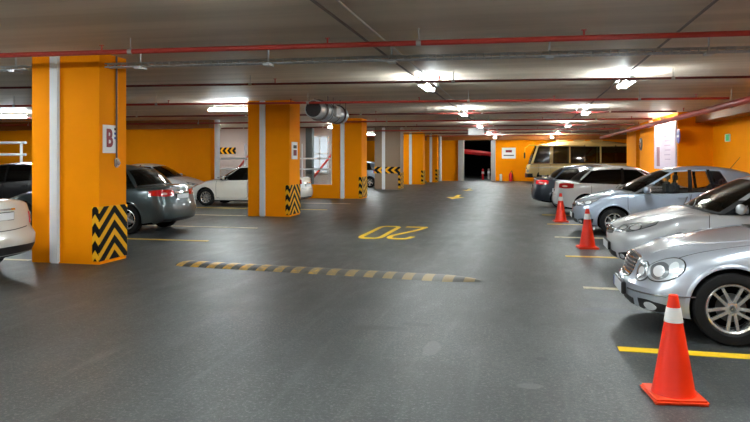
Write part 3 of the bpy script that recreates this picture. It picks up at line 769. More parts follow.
ca = saloon(4.5, .88, 1.46, (1.15, .98), 3.9, 1.04, .94, 1.0, .72, xf=.85, wb=2.68, r=.31, rim=.2, wstyle='ten', paint=PNT['white'], hl=(.42, .9, .58, .74), gz=.56, gw=.34, tl=(.55, 1.1, .78, .97), lid=.62, rp=.74,
            glass='glass', extras=[front_simple, rear_details])
car(ca, (-11.75, 22.6, 0), PI, 'white saloon facing right in front of the orange wall, beyond the dark grey saloon')
dk2 = hatch(4.3, .88, 1.56, (1.1, 1.0), .97, 1.08, .76, xf=.85, wb=2.6, r=.32, rim=.2, paint=PNT['black'], hl=(.42, .93, .60, .77), gz=.58, gw=.34, tl=(.6, 1.1, .8, 1.05), lid=.6, glass='glass_dk', extras=[front_hatch, rear_details])
car(dk2, (-12.6-CS*4.3, 16.4, 0), 0, 'black car seen between the left edge of the photo and the first orange pillar')
fr = hatch(4.2, .87, 1.5, (1.1, 1.0), .95, 1.05, .76, xf=.85, wb=2.6, r=.31, rim=.2, paint=PNT['blue_silver'], hl=(.42, .93, .60, .77), gz=.58, gw=.34, tl=(.6, 1.1, .8, 1.05), lid=.6, glass='glass', extras=[front_hatch, rear_details])
car(fr, (-7.5-CS*4.2, 35.5, 0), 0, 'silver car far back in the gap between the third orange pillar and the taupe pillar')

# bus ---------------------------------------------------------------------
def bus_extras(root, bvh, sp):
    R = ray_front(1.1, 1.1, 0)
    def hl(b, s): l, u = ell((.70, .78), (.13, .11)); patch(b, bvh, flip(l, s), flip(u, s), R, 12, 6, .012, .02)
    both('headlight', hl, 'lamp', root)
    b = BM(); patch(b, bvh, [(-.6, .90), (.6, .90)], [(-.6, 1.0), (.6, 1.0)], R, 16, 2, .012, .01); obj('grille', b, 'black', root)
    b = BM(); patch(b, bvh, [(-1.0, .33), (0, .32), (1.0, .33)], [(-1.0, .62), (0, .62), (1.0, .62)], R, 24, 3, .03, .01); obj('bumper', b, 'black', root)
    for s in (-1, 1):
        b = BM(); pts = [(.78, s*.85, 2.45), (.25, s*1.02, 2.5), (-.02, s*1.08, 2.3), (-.04, s*1.08, 1.7)]
        for a, c in zip(pts, pts[1:]): tube(b, a, c, .025)
        a = obj('mirror_arm', b, 'yellow2', root)
        b = BM(); box(b, -.1, .0, s*1.08-.12, s*1.08+.12, 1.6, 2.0, .03); obj('side_mirror', b, 'black', a)
        b = BM(); patch(b, bvh, [(.2, .98), (5.0, .98), (6.8, .98)], [(.2, 1.02), (5.0, 1.02), (6.8, 1.02)], ray_side(s), 40, 1, .012, .004); obj('side_trim', b, 'cream', root)
    b = BM()
    for k in range(3): box(b, 2+k*1.1, 2.7+k*1.1, -.4, .4, 2.68, 2.82, .02)
    obj('roof_vent', b, PNT['gold'], root)
bn = [(.16, 0, 1.25, .62, 0, 2.52, 'W'), (.34, .90, 1.25, .76,   .82, 2.50, 'P'), (.50, .985, 1.3, .88, .90, 2.48, 'G'), (1.55, .99, 1.3, 1.57, .91, 2.45, 'P'), (1.75, .99, 1.3, 1.77, .91, 2.45, 'G')]
for k in range(5):
    x = 2.75+k*.95; w_ = (.05, .10)[k % 2 == 0]; bn.append((x, .99, 1.3, x, .91, 2.46, 'BP'[k % 2 == 0])); bn.append((x+w_, .99, 1.3, x+w_, .91, 2.46, 'G'))
bn[-1] = (6.6, .985, 1.3, 6.58, .905, 2.45, 'P'); bn.append((6.92, .86, 1.35, 6.82, .8, 2.42, 'R')); bn.append((6.96, 0, 1.35, 6.86, 0, 2.44, 'E'))
bus = dict(L=7.0, W=1.04, H=2.65, belt=1.27, cowl=.5, paint=PNT['gold'], xf=1.15, wb=3.95, r=.39, rim=.25, gh=bn, top=[(0, 1.12), (.06, 1.2), (.25, 1.25), (1, 1.28), (6.8, 1.32), (7, 1.28)],
           sh=[(0, 1.05), (.06, 1.15), (.25, 1.22), (1, 1.27), (6.8, 1.30), (7, 1.25)], bot=[(0, .35), (7, .4)], wid=[(0, .93), (.3, 1.0), (.8, 1.04), (6.5, 1.04), (7, .98)],
           nose=[(.3, .0), (.6, .0), (1.2, .08)], tail=[(.3, 0), (1.3, .03)], kf=.25, kr=.08, mirror=(0, 0), no_mirror=True, no_seats=True, doors=[(.85, 1.6, .5)], glass='glass', crown=.28, bulge=.02, extras=[bus_extras])
car(bus, (.15, 44.8, 0), 0, 'cream-gold minibus parked across the far end of the lane', 'minibus', 'minibus')

# ------------------------------------------------------------------ setting
def plane(name, x0, x1, y0, y1, z, m, th=.3):
    b = BM(); box(b, x0, x1, y0, y1, z, z+th) if th > 0 else box(b, x0, x1, y0, y1, z+th, z)
    return struct(obj(name, b, m))
CZ = 3.2
plane('floor', -32, 12, -14, 70, 0, 'floor', -.3)
plane('ceiling', -32, 12, -14, 70, CZ, 'ceil', .3)
def wall(name, x0, x1, y0, y1, z0=0, z1=CZ, m='orange'):
    b = BM(); box(b, x0, x1, y0, y1, z0, z1); return struct(obj(name, b, m))
wall('wall_right_near', 6.3, 6.6, -14, 24.1)
b = BM(); box(b, 5.2, 8.0, 24.1, 31.6, 0, CZ); struct(obj('wall_right_block', b, 'orange'))
wall('wall_right_far', 5.35, 8.0, 33.6, 36.5)
wall('wall_right_recess', 7.2, 7.5, 31.6, 33.6)
wall('wall_right_end', 8.6, 8.9, 36.5, 50)
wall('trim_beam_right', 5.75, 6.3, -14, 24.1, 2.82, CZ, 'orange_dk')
wall('wall_left_back', -32, -12.55, 24.9, 25.2)
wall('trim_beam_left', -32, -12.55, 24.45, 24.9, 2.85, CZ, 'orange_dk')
for i, (a, c) in enumerate(((-13.35, -12.55), (-21.9, -20.4))): wall('trim_pilaster_%s' % ('near', 'corner')[i], a, c, 24.6, 24.9, 0, 2.85)
wall('wall_ramp', -32, -9.1, 31.0, 31.3, 0, CZ, 'pink')
wall('wall_left_far', -32, -31.7, -14, 60, 0, CZ, 'pink')
wall('wall_behind_left', -32, 12, -14.3, -14, 0, CZ, 'orange')
wall('wall_end_left', -30, -4.45, 46.6, 46.9)
wall('wall_end_right', -1.95, 12, 46.9, 47.2)
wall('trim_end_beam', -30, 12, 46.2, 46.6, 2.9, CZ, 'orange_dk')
wall('trim_jamb_left', -4.5, -4.1, 46.4, 46.8, 0, 2.9, 'conduit')
wall('trim_jamb_right', -2.2, -1.9, 46.4, 46.85, 0, 2.9, 'conduit')
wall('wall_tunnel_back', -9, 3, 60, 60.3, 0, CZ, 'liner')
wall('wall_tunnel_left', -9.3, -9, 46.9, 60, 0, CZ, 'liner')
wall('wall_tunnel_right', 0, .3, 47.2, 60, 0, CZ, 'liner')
wall('wall_parapet', -12.55, -7.45, 25.0, 25.2, 0, .55)
# ------------------------------------------------------------------ pillars
CHV = chevron_material('black_yellow_chevron_side', 1, .35, .235, .95)
CHF = chevron_material('black_yellow_diagonal_front', 0, -.06, .27, 1.5)
CHH = chevron_material('black_yellow_arrows', 0, 1.0, .36, 1.2, True)
def pillar(x1, y0, w, d, label, m='orange', stripe=True):
    # origin at the corner nearest the lane and the camera
    root = empty('pillar', (x1, y0, 0)); tag(root, label, 'pillar', None)
    b = BM(); box(b, -w, 0, 0, d, 0, CZ); obj('column', b, m, root)
    if stripe:
        b = BM(); box(b, -w*.71, -w*.71+.17, -.055, .0, 0, CZ, .02); obj('downpipe', b, 'stripe', root, smooth=40)
        b = BM()
        for z in (1.0, 2.2): box(b, -w*.71-.03, -w*.71+.0, -.02, .0, z-.03, z+.03, 0)
        b.free()
    b = BM(); box(b, .001, .018, -.018, d, .05, .87); g = obj('corner_guard', b, CHV, root); g['label'] = 'black corner guard with yellow chevrons'
    b = BM(); box(b, -.11, .0, -.018, 0, .05, .87); obj('guard_flange', b, CHF, g)
    return root
P1 = pillar(-6.22, 8.62, 1.18, .68, 'orange pillar nearest the camera with white stripe and red letter sign')
P2 = pillar(-6.24, 16.85, 1.22, .85, 'orange pillar second from the camera, small sign on its side')
P3 = pillar(-6.24, 25.0, 1.22, .9, 'orange pillar third from the camera, below the end of the jet fan')
P4 = pillar(-6.16, 32.9, 1.35, .9, 'taupe pillar with a row of black chevron arrows', 'taupe')
P5 = pillar(-6.0, 39.6, 1.2, .9, 'orange pillar directly beyond the taupe pillar')
P6 = pillar(-5.65, 43.6, .7, .7, 'orange pillar farthest from the camera before the end wall')
b = BM(); box(b, -1.35, 0, -.03, 0, 1.0-.17, 1.0+.17); t = obj('arrow_band', b, CHH, P4, loc=(0, -.003, 0)); t['label'] = 'band of black and yellow arrow marks'

def text_mesh(txt, size, depth=.004, bold=0):
    cu = bpy.data.curves.new('t', 'FONT'); cu.body = txt; cu.size = size; cu.extrude = depth; cu.offset = bold; cu.align_x = 'CENTER'; cu.align_y = 'CENTER'
    o = bpy.data.objects.new('t', cu); COL.objects.link(o); dg = bpy.context.evaluated_depsgraph_get(); dg.update()
    me = bpy.data.meshes.new_from_object(o.evaluated_get(dg)); bpy.data.objects.remove(o); return me
# letter sign on first pillar (faces the lane, +X)
r = empty('letter_sign', (-6.22, 8.85, 1.9)); tag(r, 'white sheet sign with a dark red letter B on the nearest orange pillar', 'sign')
b = BM(); box(b, 0, .012, -.155, .2, -.215, .215, .003); obj('sign_panel', b, 'white', r)
me = text_mesh('B', .38, .002, .012); o = link('letter', me, 'maroon', r, (.014, -.0, 0), (PI/2, 0, PI/2)); o.scale = (.78, 1, 1)
for k in range(3):
    b = BM(); box(b, .012, .016, .12, .175, .16-.07*k-.02, .16-.07*k+.015); obj('small_mark', b, ('black', 'blue', 'blue')[k], r)
r = empty('wall_switch', (-6.22, 9.02, 1.55)); tag(r, 'small round push button below the letter B sign with its cable running up the pillar', 'switch')
b = BM(); box(b, 0, .05, -.05, .05, -.09, .06, .02); ball(b, (.05, 0, -.02), .035); obj('switch_box', b, 'conduit', r, smooth=50)
b = BM(); tube(b, (.02, 0, .06), (.02, 0, CZ-1.55), .014, 8); obj('cable', b, 'conduit_dk', r)
r = empty('notice_sign', (-6.24, 17.2, 1.82)); tag(r, 'small white notice with red and dark marks on the second orange pillar', 'sign')
b = BM(); box(b, 0, .03, -.2, .22, -.24, .24, .004); obj('sign_panel', b, 'white', r)
b = BM(); box(b, .03, .034, -.12, .14, -.14, .02); obj('sign_mark', b, 'maroon', r)
b = BM(); box(b, .03, .034, -.12, .14, .06, .15); obj('sign_mark', b, 'black', r)

# ------------------------------------------------------------------ floor markings
def mark(name, pts, m, label, cat, group=None, z=.004):
    b = BM(); lo = [b.verts.new((x, y, 0)) for x, y in pts]; hi = [b.verts.new((x, y, z)) for x, y in pts]
    n = len(pts); b.faces.new(hi); b.faces.new(lo[::-1])
    for i in range(n): b.faces.new((lo[i], lo[(i+1) % n], hi[(i+1) % n], hi[i]))
    o = obj(name, b, m); return tag(o, label, cat, group)
def strip(x0, x1, y, w, m, label, group): mark('bay_line', [(x0, y-w/2), (x1, y-w/2), (x1, y+w/2), (x0, y+w/2)], m, label, 'floor line', group)
RL = [(5.78, 'bright yellow bay line beside the nearest traffic cone'), (8.42, 'pale bay line between the grille-fronted saloon and the pale silver hatchback'), (11.08, 'pale bay line running under the second traffic cone, before the blue-silver hatchback'),
      (13.72, 'pale bay line between the blue-silver hatchback and the white saloon'), (16.4, 'pale bay line in front of the third traffic cone'), (19.05, 'pale bay line beyond the black saloon')]
for i, (y, l) in enumerate(RL): strip(.78-.05*i, 5.6, y, .13, 'yellow2' if i == 0 else ('cream' if i in (1, 3) else 'yellow'), l, 'bay lines on the right')
LL = [(6.0, 'yellow bay line left of the off-white saloon at the photo edge'), (8.75, 'bay line at the foot of the nearest orange pillar'), (11.55, 'yellow bay line just in front of the dark grey saloon'), (13.95, 'white bay line behind the dark grey saloon tail'),
      (16.9, 'white bay line running to the second orange pillar'), (19.4, 'bay line beside the off-white saloon behind the second pillar'), (22.2, 'bay line between the third and second orange pillars')]
for i, (y, l) in enumerate(LL): strip(-11.0, -7.55 if i in (1, 4) else -5.95, y, .12, 'yellow' if i in (0, 2, 5) else 'cream', l, 'bay lines on the left')
# "20" painted for oncoming traffic (upside down from here)
def stroke(b, pts, w, closed=False, z=.004):
    n = len(pts); L_ = []; R_ = []
    for i in range(n):
        a = Vector(pts[(i-1) % n] if closed or i > 0 else pts[i]); c = Vector(pts[(i+1) % n] if closed or i < n-1 else pts[i]); d = (c-a).normalized()
        nx, ny = -d.y, d.x; p = Vector(pts[i]); wx, wy = w
        L_.append((p.x+nx*wx, p.y+ny*wy)); R_.append((p.x-nx*wx, p.y-ny*wy))
    rng = range(n if closed else n-1)
    for i in rng:
        j = (i+1) % n; q = [L_[i], L_[j], R_[j], R_[i]]
        t = [b.verts.new((x, y, z)) for x, y in q]; u = [b.verts.new((x, y, 0)) for x, y in q]; b.faces.new(t)
        for k in range(4): b.faces.new((t[k], t[(k+1) % 4], u[(k+1) % 4], u[k]))
r = empty('speed_number', (-2.72, 13.85, 0), PI); tag(r, 'yellow number 20 painted on the lane floor', 'floor marking')
def rr(cx, w, h, c=.22, n=6):
    P = []
    for (sx, sy, a0) in ((1, 1, 0), (-1, 1, PI/2), (-1, -1, PI), (1, -1, 1.5*PI)):
        for k in range(n+1):
            a = a0+PI/2*k/n; P.append((cx+sx*(w/2-c*.55)+math.cos(a)*c*.55, sy*(h/2-c*1.3)+math.sin(a)*c*1.3))
    return P
b = BM(); stroke(b, rr(.30, .42, 2.3), (.055, .10), True); obj('digit', b, 'yellow2', r)
b = BM(); C = curve_pts([(-.52, .72), (-.45, 1.05), (-.28, 1.15), (-.10, 1.02), (-.08, .65), (-.22, .15), (-.42, -.5), (-.53, -1.08)], 26)
stroke(b, C, (.055, .10)); stroke(b, [(-.56, -1.12), (-.06, -1.12)], (.055, .10)); obj('digit', b, 'yellow2', r)
# arrows further on
def arrow(y, s, label):
    r = mark('lane_arrow', [(-.07*s, 1.1*s), (.07*s, 1.1*s), (.07*s, -.3*s), (.3*s, -.3*s), (0, -1.3*s), (-.3*s, -.3*s), (-.07*s, -.3*s)], 'yellow2', label, 'floor marking'); r.location = (-2.72, y, 0); return r
arrow(27.3, 1.25, 'yellow lane arrow on the floor beyond the painted number'); arrow(33.5, 1.0, 'faint yellow lane arrow farthest down the lane')

# speed bump
def bump():
    b = BM(); A, B_ = Vector((-5.16, 9.0)), Vector((-.52, 8.6)); n = 60; d = (B_-A); ln = d.length; rings = []
    for i in range(n+1):
        t = i/n; s = ln*t; e = min(1, s/.18, (ln-s)/.45)**.5 if 0 < i < n else .05; hw = .22*max(e, .05); h = .045*max(e, .05)
        rings.append([b.verts.new((s, hw*k, h*(1-abs(k)**2.2)+.001)) for k in (-1, -.8, -.5, 0, .5, .8, 1)])
    for i in range(n):
        for k in range(6): b.faces.new((rings[i][k], rings[i][k+1], rings[i+1][k+1], rings[i+1][k]))
    for i in range(n): b.faces.new((rings[i][0], rings[i+1][0], rings[i+1][6], rings[i][6]))
    o = obj('speed_bump', b, 'bump', None, (A.x, A.y, 0), (0, 0, math.atan2(d.y, d.x)), smooth=60)
    tag(o, 'worn yellow and black speed bump lying across the lane floor', 'speed bump')
bump()

# ------------------------------------------------------------------ cones
def cone(x, y, h, rz, label):
    r = empty('traffic_cone', (x, y, 0), rz); tag(r, label, 'traffic cone', 'orange traffic cones'); r.scale = (h/.71,)*3
    b = BM(); lathe(b, [(.03, .001), (.03, .150), (.055, .138), (.71, .030), (.71, .022), (.69, .001)], 36, 'Z'); obj('cone_body', b, 'cone', r, smooth=50)
    b = BM(); box(b, -.178, .178, -.178, .178, 0, .035, .014)
    for sx in (-1, 1):
        for sy in (-1, 1): box(b, sx*.14-.03, sx*.14+.03, sy*.14-.03, sy*.14+.03, 0, .01)
    obj('base', b, 'cone_base', r, smooth=50)
    def R(z): return .138-(z-.055)*(.108/.655)
    b = BM(); lathe(b, [(.525, R(.525)-.004), (.525, R(.525)+.003), (.625, R(.625)+.003), (.625, R(.625)-.004)], 36, 'Z'); obj('reflective_collar', b, 'cone_w', r, smooth=50)
    return r
cone(.985, 4.70, .685, .12, 'large orange traffic cone nearest the camera with a white collar')
cone(1.12, 12.15, .70, .1, 'orange traffic cone in front of the blue-silver hatchback')
cone(.93, 17.1, .72, .1, 'orange traffic cone in front of the white saloon tail, farthest of the three')
bpy.context.view_layer.update()

# ------------------------------------------------------------------ ceiling services
def pipe(name, pts, r, m, label, cat='pipe', group=None, drops=None, fit='galv', up=CZ):
    root = empty(name, pts[0]); tag(root, label, cat, group); o = Vector(pts[0]); b = BM()
    for a, c in zip(pts, pts[1:]): tube(b, Vector(a)-o, Vector(c)-o, r, 12)
    obj('pipe_run', b, m, root, smooth=60)
    if drops:
        a, c = Vector(pts[0]), Vector(pts[-1])
        for t in drops:
            p = a.lerp(c, t)-o; b = BM(); tube(b, p, (p.x, p.y, up-o.z), .007, 6); tube(b, (p.x-.03, p.y, p.z), (p.x+.03, p.y, p.z), r+.008, 12); obj('hanger', b, fit, root)
    return root
def cross(Y0, slope, z, r, m, label, n=8, x0=-30, x1=4.5):
    return pipe('sprinkler_pipe', [(x0, Y0+slope*x0, z), (x1, Y0+slope*x1, z)], r, m, label, group='sprinkler pipes across the ceiling', drops=[(k+.5)/n for k in range(n)], fit='conduit')
ords = ['nearest the camera, thick bright red', 'second from the camera, thin and dark', 'third from the camera, thin and red', 'fourth from the camera, dark', 'fifth from the camera, red', 'sixth from the camera, dark', 'seventh from the camera, red', 'eighth from the camera, dark', 'ninth from the camera, red']
for k in range(9):
    Y0 = (7.98, 12.1, 15.5, 20.7, 24.6, 28.7, 32.7, 36.8, 40.9)[k]
    PP = cross(Y0, (.056, .10, .10, .08, .05, .03, .02, 0, 0)[k], (3.02, 3.02, 2.95, 3.02, 3.02, 3.02, 3.02, 3.02, 3.02)[k], (.034, .022, .028, .026, .03, .026, .03, .03, .03)[k], 'red_pipe' if k % 2 == 0 else 'dark_red', 'sprinkler pipe across the ceiling, '+ords[k], n=9)
    for x in [-8.6+3.1*q+.9*(k % 2) for q in range(5)]:
        b = BM(); zz = 0; yy = (.056, .10, .10, .08, .05, .03, .02, 0, 0)[k]*(x+30); tube(b, (x+30, yy, 0), (x+30, yy, .09), .012, 8); box(b, x+30-.03, x+30+.03, yy-.012, yy+.012, .09, .10); obj('sprinkler_head', b, ('red_pipe', 'galv')[int(x*7) % 2], PP)
# cable tray
r = empty('cable_tray', (-30, 8.75+.09*-30*.5, 2.93)); tag(r, 'grey perforated cable tray running across the ceiling behind the nearest red pipe', 'cable tray')
b = BM()
Lx = 36.2; ang = math.atan(.09)
def trp(x): return Vector((x+30, (x+30)*.055, 0))
n = 150
for s in (-1, 1):
    for a, c in ((trp(-30), trp(-7.47)), (trp(-6.15), trp(4.5))):
        tube(b, a+Vector((0, s*.055, 0)), c+Vector((0, s*.055, 0)), .012, 6)
        tube(b, a+Vector((0, s*.055, .05)), c+Vector((0, s*.055, .05)), .009, 6)
for k in range(n):
    xx = -12+16.4*k/n
    if -7.5 < xx < -6.15: continue
    p = trp(xx); tube(b, p+Vector((0, -.055, 0)), p+Vector((0, .055, 0)), .010, 6); tube(b, p+Vector((0, -.06, -.005)), p+Vector((0, -.06, .055)), .010, 6)
obj('tray', b, 'galv', r); r.location = (-30, 9.05-30*.055, 2.98)
for x in (-7.7, -5.6, -3.6, -1.8, .35, 2.35):
    b = BM(); p = trp(x); tube(b, p+Vector((0, 0, -.03)), (p.x, p.y, CZ-2.98), .014, 8); box(b, p.x-.05, p.x+.05, p.y-.09, p.y+.09, -.04, -.012); obj('tray_hanger', b, 'galv', r)
# conduits along the lane
pipe('conduit', [(-1.98, -8, 3.12), (-1.95, 46, 3.12)], .016, 'conduit_dk', 'dark conduit running along the ceiling to the left lamp row', 'conduit', drops=[.2, .4, .6, .8])
pipe('conduit', [(-1.74, -8, 3.12), (-1.74, 46, 3.12)], .013, 'conduit', 'pale conduit running beside the left lamp row', 'conduit', drops=[.2, .4, .6, .8])
pipe('conduit', [(1.80, -8, 3.12), (1.84, 46, 3.12)], .016, 'conduit_dk', 'single conduit running along the ceiling to the right lamp row', 'conduit', drops=[.2, .4, .6, .8])
pipe('main_pipe', [(4.85, -8, 2.85), (4.6, 26, 2.85), (4.55, 41, 2.85)], .08, 'red_pipe', 'thick red main pipe running along the right-hand wall', 'pipe', drops=[.1, .3, .5, .7, .9])
pipe('vertical_pipe', [(-17.0, 24.3, 0), (-17.0, 24.3, CZ)], .10, 'stripe', 'white vertical pipe against the orange wall beyond the dark grey saloon', 'pipe')
pipe('vertical_pipe', [(-12.35, 24.8, 0), (-12.35, 24.8, CZ)], .11, 'stripe', 'grey vertical pipe at the right end of the orange back wall', 'pipe')
pipe('vertical_pipe', [(-5.75, 46.2, 0), (-5.75, 46.2, CZ)], .11, 'stripe', 'white vertical pipe on the far end wall left of the dark doorway', 'pipe')

# lamps ------------------------------------------------------------------
def lamp(x, y, lat, label, z=2.99):
    r = empty('ceiling_lamp', (x, y, z), PI/2 if lat else 0); tag(r, label, 'lamp', 'fluorescent ceiling lamps')
    b = BM(); box(b, -.035, .035, -.62, .62, .05, .10, .01); [tube(b, (0, q, .09), (0, q, CZ-z), .012, 8) for q in (-.45, .45)]; obj('housing', b, 'fixture', r)
    for s in (-1, 1): b = BM(); tube(b, (s*.06, -.6, .015), (s*.06, .6, .015), .02, 12); obj('tube', b, 'tube', r)
    for s in (-1, 1): b = BM(); box(b, -.09, .09, s*.61-.015, s*.61+.015, -.01, .07); obj('lamp_holder', b, 'fixture', r)
    return r
nm = ['behind the camera', 'overhead just before the nearest red pipe', 'nearest the camera in view', 'second in view from the camera', 'third in view from the camera', 'fourth in view from the camera', 'last before the end wall']
for i, y in enumerate((-3.2, 4.5, 12.7, 20.7, 28.8, 36.9, 44.4)):
    lamp(-1.86, y, False, 'lit tube lamp of the left lane row, '+nm[i]); lamp(1.9, y+.25, False, 'lit tube lamp of the right lane row, '+nm[i])
for x, y, l in ((-8.35, 17.5, 'lit tube lamp left of the second orange pillar'), (-16.9, 18.8, 'lit tube lamp at the left edge of the photo'), (-9.4, 7.0, 'added unseen tube lamp lighting the off-white saloon at the left edge'), (-9.2, 1.5, 'lit tube lamp over the near left bays'), (-5.0, 1.9, 'added unseen tube lamp left of the camera, brightening the nearest orange pillar'),  # two unseen lamps added: for the off-white saloon and the pillar fronts
                (-16.9, 10.5, 'lit tube lamp over the far left aisle'), (-8.0, 28.3, 'lit tube lamp behind the third orange pillar'), (-9.0, 37, 'lit tube lamp behind the taupe pillar'), (-14.5, 28.2, 'lit tube lamp in front of the pale ramp wall'), (-22.5, 18.8, 'lit tube lamp far to the left')):
    lamp(x, y, True, l)
# hanging sign box
r = empty('hanging_sign', (-2.12, 30.5, 2.86)); tag(r, 'pale rectangular sign box hanging over the left side of the lane', 'sign')
b = BM(); box(b, -.36, .36, -.05, .05, -.16, .16, .01); obj('sign_box', b, 'white', r)
b = BM(); [tube(b, (s*.1, 0, .16), (s*.1, 0, .34), .008, 6) for s in (-1, 1)]; obj('hanger', b, 'galv', r)

# jet fan ------------------------------------------------------------------
r = empty('jet_fan', (-5.03, 15.25, 2.82)); tag(r, 'round silver jet fan with a black mouth hanging beside the second pillar', 'ventilation fan')
b = BM(); lathe(b, [(0, .19), (0, .235), (.04, .25), (1.0, .25), (1.0, .19)], 40)
bmesh.ops.delete(b, geom=[f for f in b.faces if len(f.verts) > 4], context='FACES_ONLY'); obj('silencer', b, 'galv', r, smooth=40)
b = BM(); lathe(b, [(-.005, .001), (-.012, .10), (.0, .215), (.04, .22)], 30); obj('fan_mouth', b, 'black', r, smooth=60)
b = BM(); lathe(b, [(1.02, .22), (1.02, .285), (2.0, .285), (2.0, .22)], 40); obj('fan_casing', b, 'galv', r, smooth=40)
b = BM(); lathe(b, [(2.02, .19), (2.02, .25), (3.1, .25), (3.1, .19)], 40); obj('silencer', b, 'galv', r, smooth=40)
for y in (.5, 1.1, 1.9, 2.6):
    b = BM(); lathe(b, [(y, .25), (y, .297), (y+.04, .297), (y+.04, .25)], 40)
    for s in (-1, 1): tube(b, (s*.27, y+.02, 0), (s*.27, y+.02, CZ-2.82), .012, 6)
    obj('bracket', b, 'conduit_dk', r)
r.scale = (.92, .80, .92)
b = BM(); box(b, .20, .34, 1.2, 1.8, -.14, .16, .02); obj('terminal_box', b, 'conduit', r)

# poster with lights on the right block ----------------------------------------
r = empty('poster', (5.195, 26.15, 1.2)); tag(r, 'large pale lavender advertising poster lit by two spotlights on the right wall', 'poster')
b = BM(); box(b, -.05, 0, -1.9, 1.85, 0, 1.75); obj('panel', b, mat('pale_lavender_print', (.72, .66, .82), .5, noise=.12, nscale=2), r)
b = BM(); box(b, -.058, -.05, .75, 1.3, .1, .85); obj('printed_figure', b, mat('muted_purple_print', (.30, .14, .20), .5, noise=.3, nscale=9), r)
b = BM()
for k in range(6): box(b, -.056, -.05, -1.1, -.2+.1*(k % 2), .35+.17*k, .39+.17*k)
obj('printed_lines', b, mat('faint_print_lines', (.5, .42, .62), .5), r)
for y, l in ((25.1, 'nearer'), (27.1, 'farther')):
    q = empty('spot_lamp', (5.2, y, 2.98)); tag(q, 'small bright spotlight above the lavender poster, %s of two' % l, 'lamp', 'poster spotlights')
    b = BM(); tube(b, (0, 0, .04), (-.35, 0, .04), .015, 8); tube(b, (-.35, 0, .09), (-.29, 0, -.03), .06, 14, .08); obj('lamp_arm', b, 'fixture', q)
    b = BM(); ball(b, (-.285, 0, -.055), .05, 1, 1, .8); obj('bulb', b, 'tube_w', q)
# round blue sign on the corner
r = empty('round_sign', (5.16, 23.85, 2.36)); tag(r, 'round blue and white sign at the corner beside the lavender poster', 'sign')
b = BM(); lathe(b, [(-.02, .001), (-.02, .25), (.0, .25), (.0, .001)], 32, 'X'); obj('sign_disc', b, mat('blue_sign_face', (.10, .08, .42), .4), r)
b = BM(); box(b, -.026, -.02, -.16, .16, -.04, .04); obj('sign_mark', b, 'white', r)
b = BM(); tube(b, (.01, .05, 0), (.01, .3, 0), .02, 8); obj('bracket', b, 'galv', r)
# exit sign
r = empty('exit_sign', (6.3, 22.4, 2.25)); tag(r, 'small green and white exit sign on the right orange wall', 'sign')
b = BM(); box(b, -.05, 0, -.22, .22, -.12, .12, .01); obj('sign_box', b, 'white', r)
b = BM(); box(b, -.056, -.05, -.2, .08, -.1, .1); obj('sign_face', b, mat('green_sign_face', (.05, .45, .16), .4, emis=(.1, .8, .3), es=.05), r)
# round convex thing on block end
r = empty('wall_fan', (5.17, 31.2, 2.25)); tag(r, 'oval dark-rimmed mirror at the far end of the right orange block', 'mirror')
b = BM(); lathe(b, [(-.03, .001), (-.03, .26), (.02, .30), (.03, .28), (.03, .001)], 28, 'X'); obj('mirror_dish', b, 'conduit_dk', r, smooth=40)
b = BM(); lathe(b, [(-.06, .001), (-.05, .12), (-.033, .23)], 28, 'X'); obj('mirror_face', b, 'chrome', r, smooth=60)
r.name = 'convex_mirror'

# far end ------------------------------------------------------------------------
r = empty('wall_sign', (-.98, 46.9, 1.98)); tag(r, 'white sign with dark red writing on the far orange wall between doorway and minibus', 'sign')
b = BM(); box(b, -.48, .48, -.04, 0, -.38, .38, .005); obj('sign_panel', b, 'white', r)
b = BM(); box(b, -.22, .22, -.046, -.04, .05, .22); obj('sign_mark', b, 'maroon', r)
b = BM(); box(b, -.36, .36, -.046, -.04, -.2, -.12); obj('sign_mark', b, 'conduit_dk', r)
r = empty('fire_extinguisher', (-.85, 46.6, 0)); tag(r, 'red fire extinguisher standing below the far white wall sign', 'extinguisher')
b = BM(); lathe(b, [(0, .001), (0, .12), (.5, .12), (.6, .05), (.65, .04), (.65, .001)], 18, 'Z'); obj('cylinder', b, 'red', r, smooth=50)
b = BM(); tube(b, (0, 0, .65), (.1, 0, .75), .02, 8); tube(b, (.1, 0, .72), (.16, -.02, .2), .015, 8); obj('hose', b, 'black', r)
b = BM(); box(b, -.3, -.14, -.1, .1, 0, .5, .02); o = obj('bin', b, 'white', None, (-1.3, 46.5, 0)); tag(o, 'small white box on the floor beside the red fire extinguisher', 'box')
r = empty('barrier_beam', (-4.6, 48.3, 2.12)); tag(r, 'bright red sloping beam inside the dark far doorway', 'beam')
b = BM(); d = Vector((3.9, 1.0, -.62)); q = d.normalized(); tube(b, (-1.0, -.2, .16), (1.6, .35, -.12), .17, 4); tube(b, (1.3, .3, -.07), (3.9, .8, -.42), .15, 4); obj('beam', b, 'red', r)
b = BM(); tube(b, (3.6, .8, -.38), (3.6, .8, -2.12), .06, 8); obj('post', b, 'conduit_dk', r)
b = BM(); tube(b, (-.9, 0, .1), (-.9, 0, -2.12), .06, 8); obj('post', b, 'conduit_dk', r)
lamp(-3.2, 49.5, True, 'added tube lamp lighting the red beam inside the dark far doorway')  # added lamp, brightens the red beam; no known fixture
for i, x in enumerate((-2.95, -2.6)):
    r = empty('bollard', (x, 49.6+i*1.5, 0)); tag(r, ('red and white bollard inside the dark far doorway, left one', 'white-topped bollard inside the dark far doorway, right one')[i], 'bollard', 'doorway bollards')
    b = BM(); lathe(b, [(0, .001), (0, .09), (.8, .06), (.82, .001)], 14, 'Z'); obj('post', b, ('red', 'conduit')[i], r)
    b = BM(); lathe(b, [(.45, .09), (.62, .085)], 14, 'Z'); obj('band', b, 'white', r)

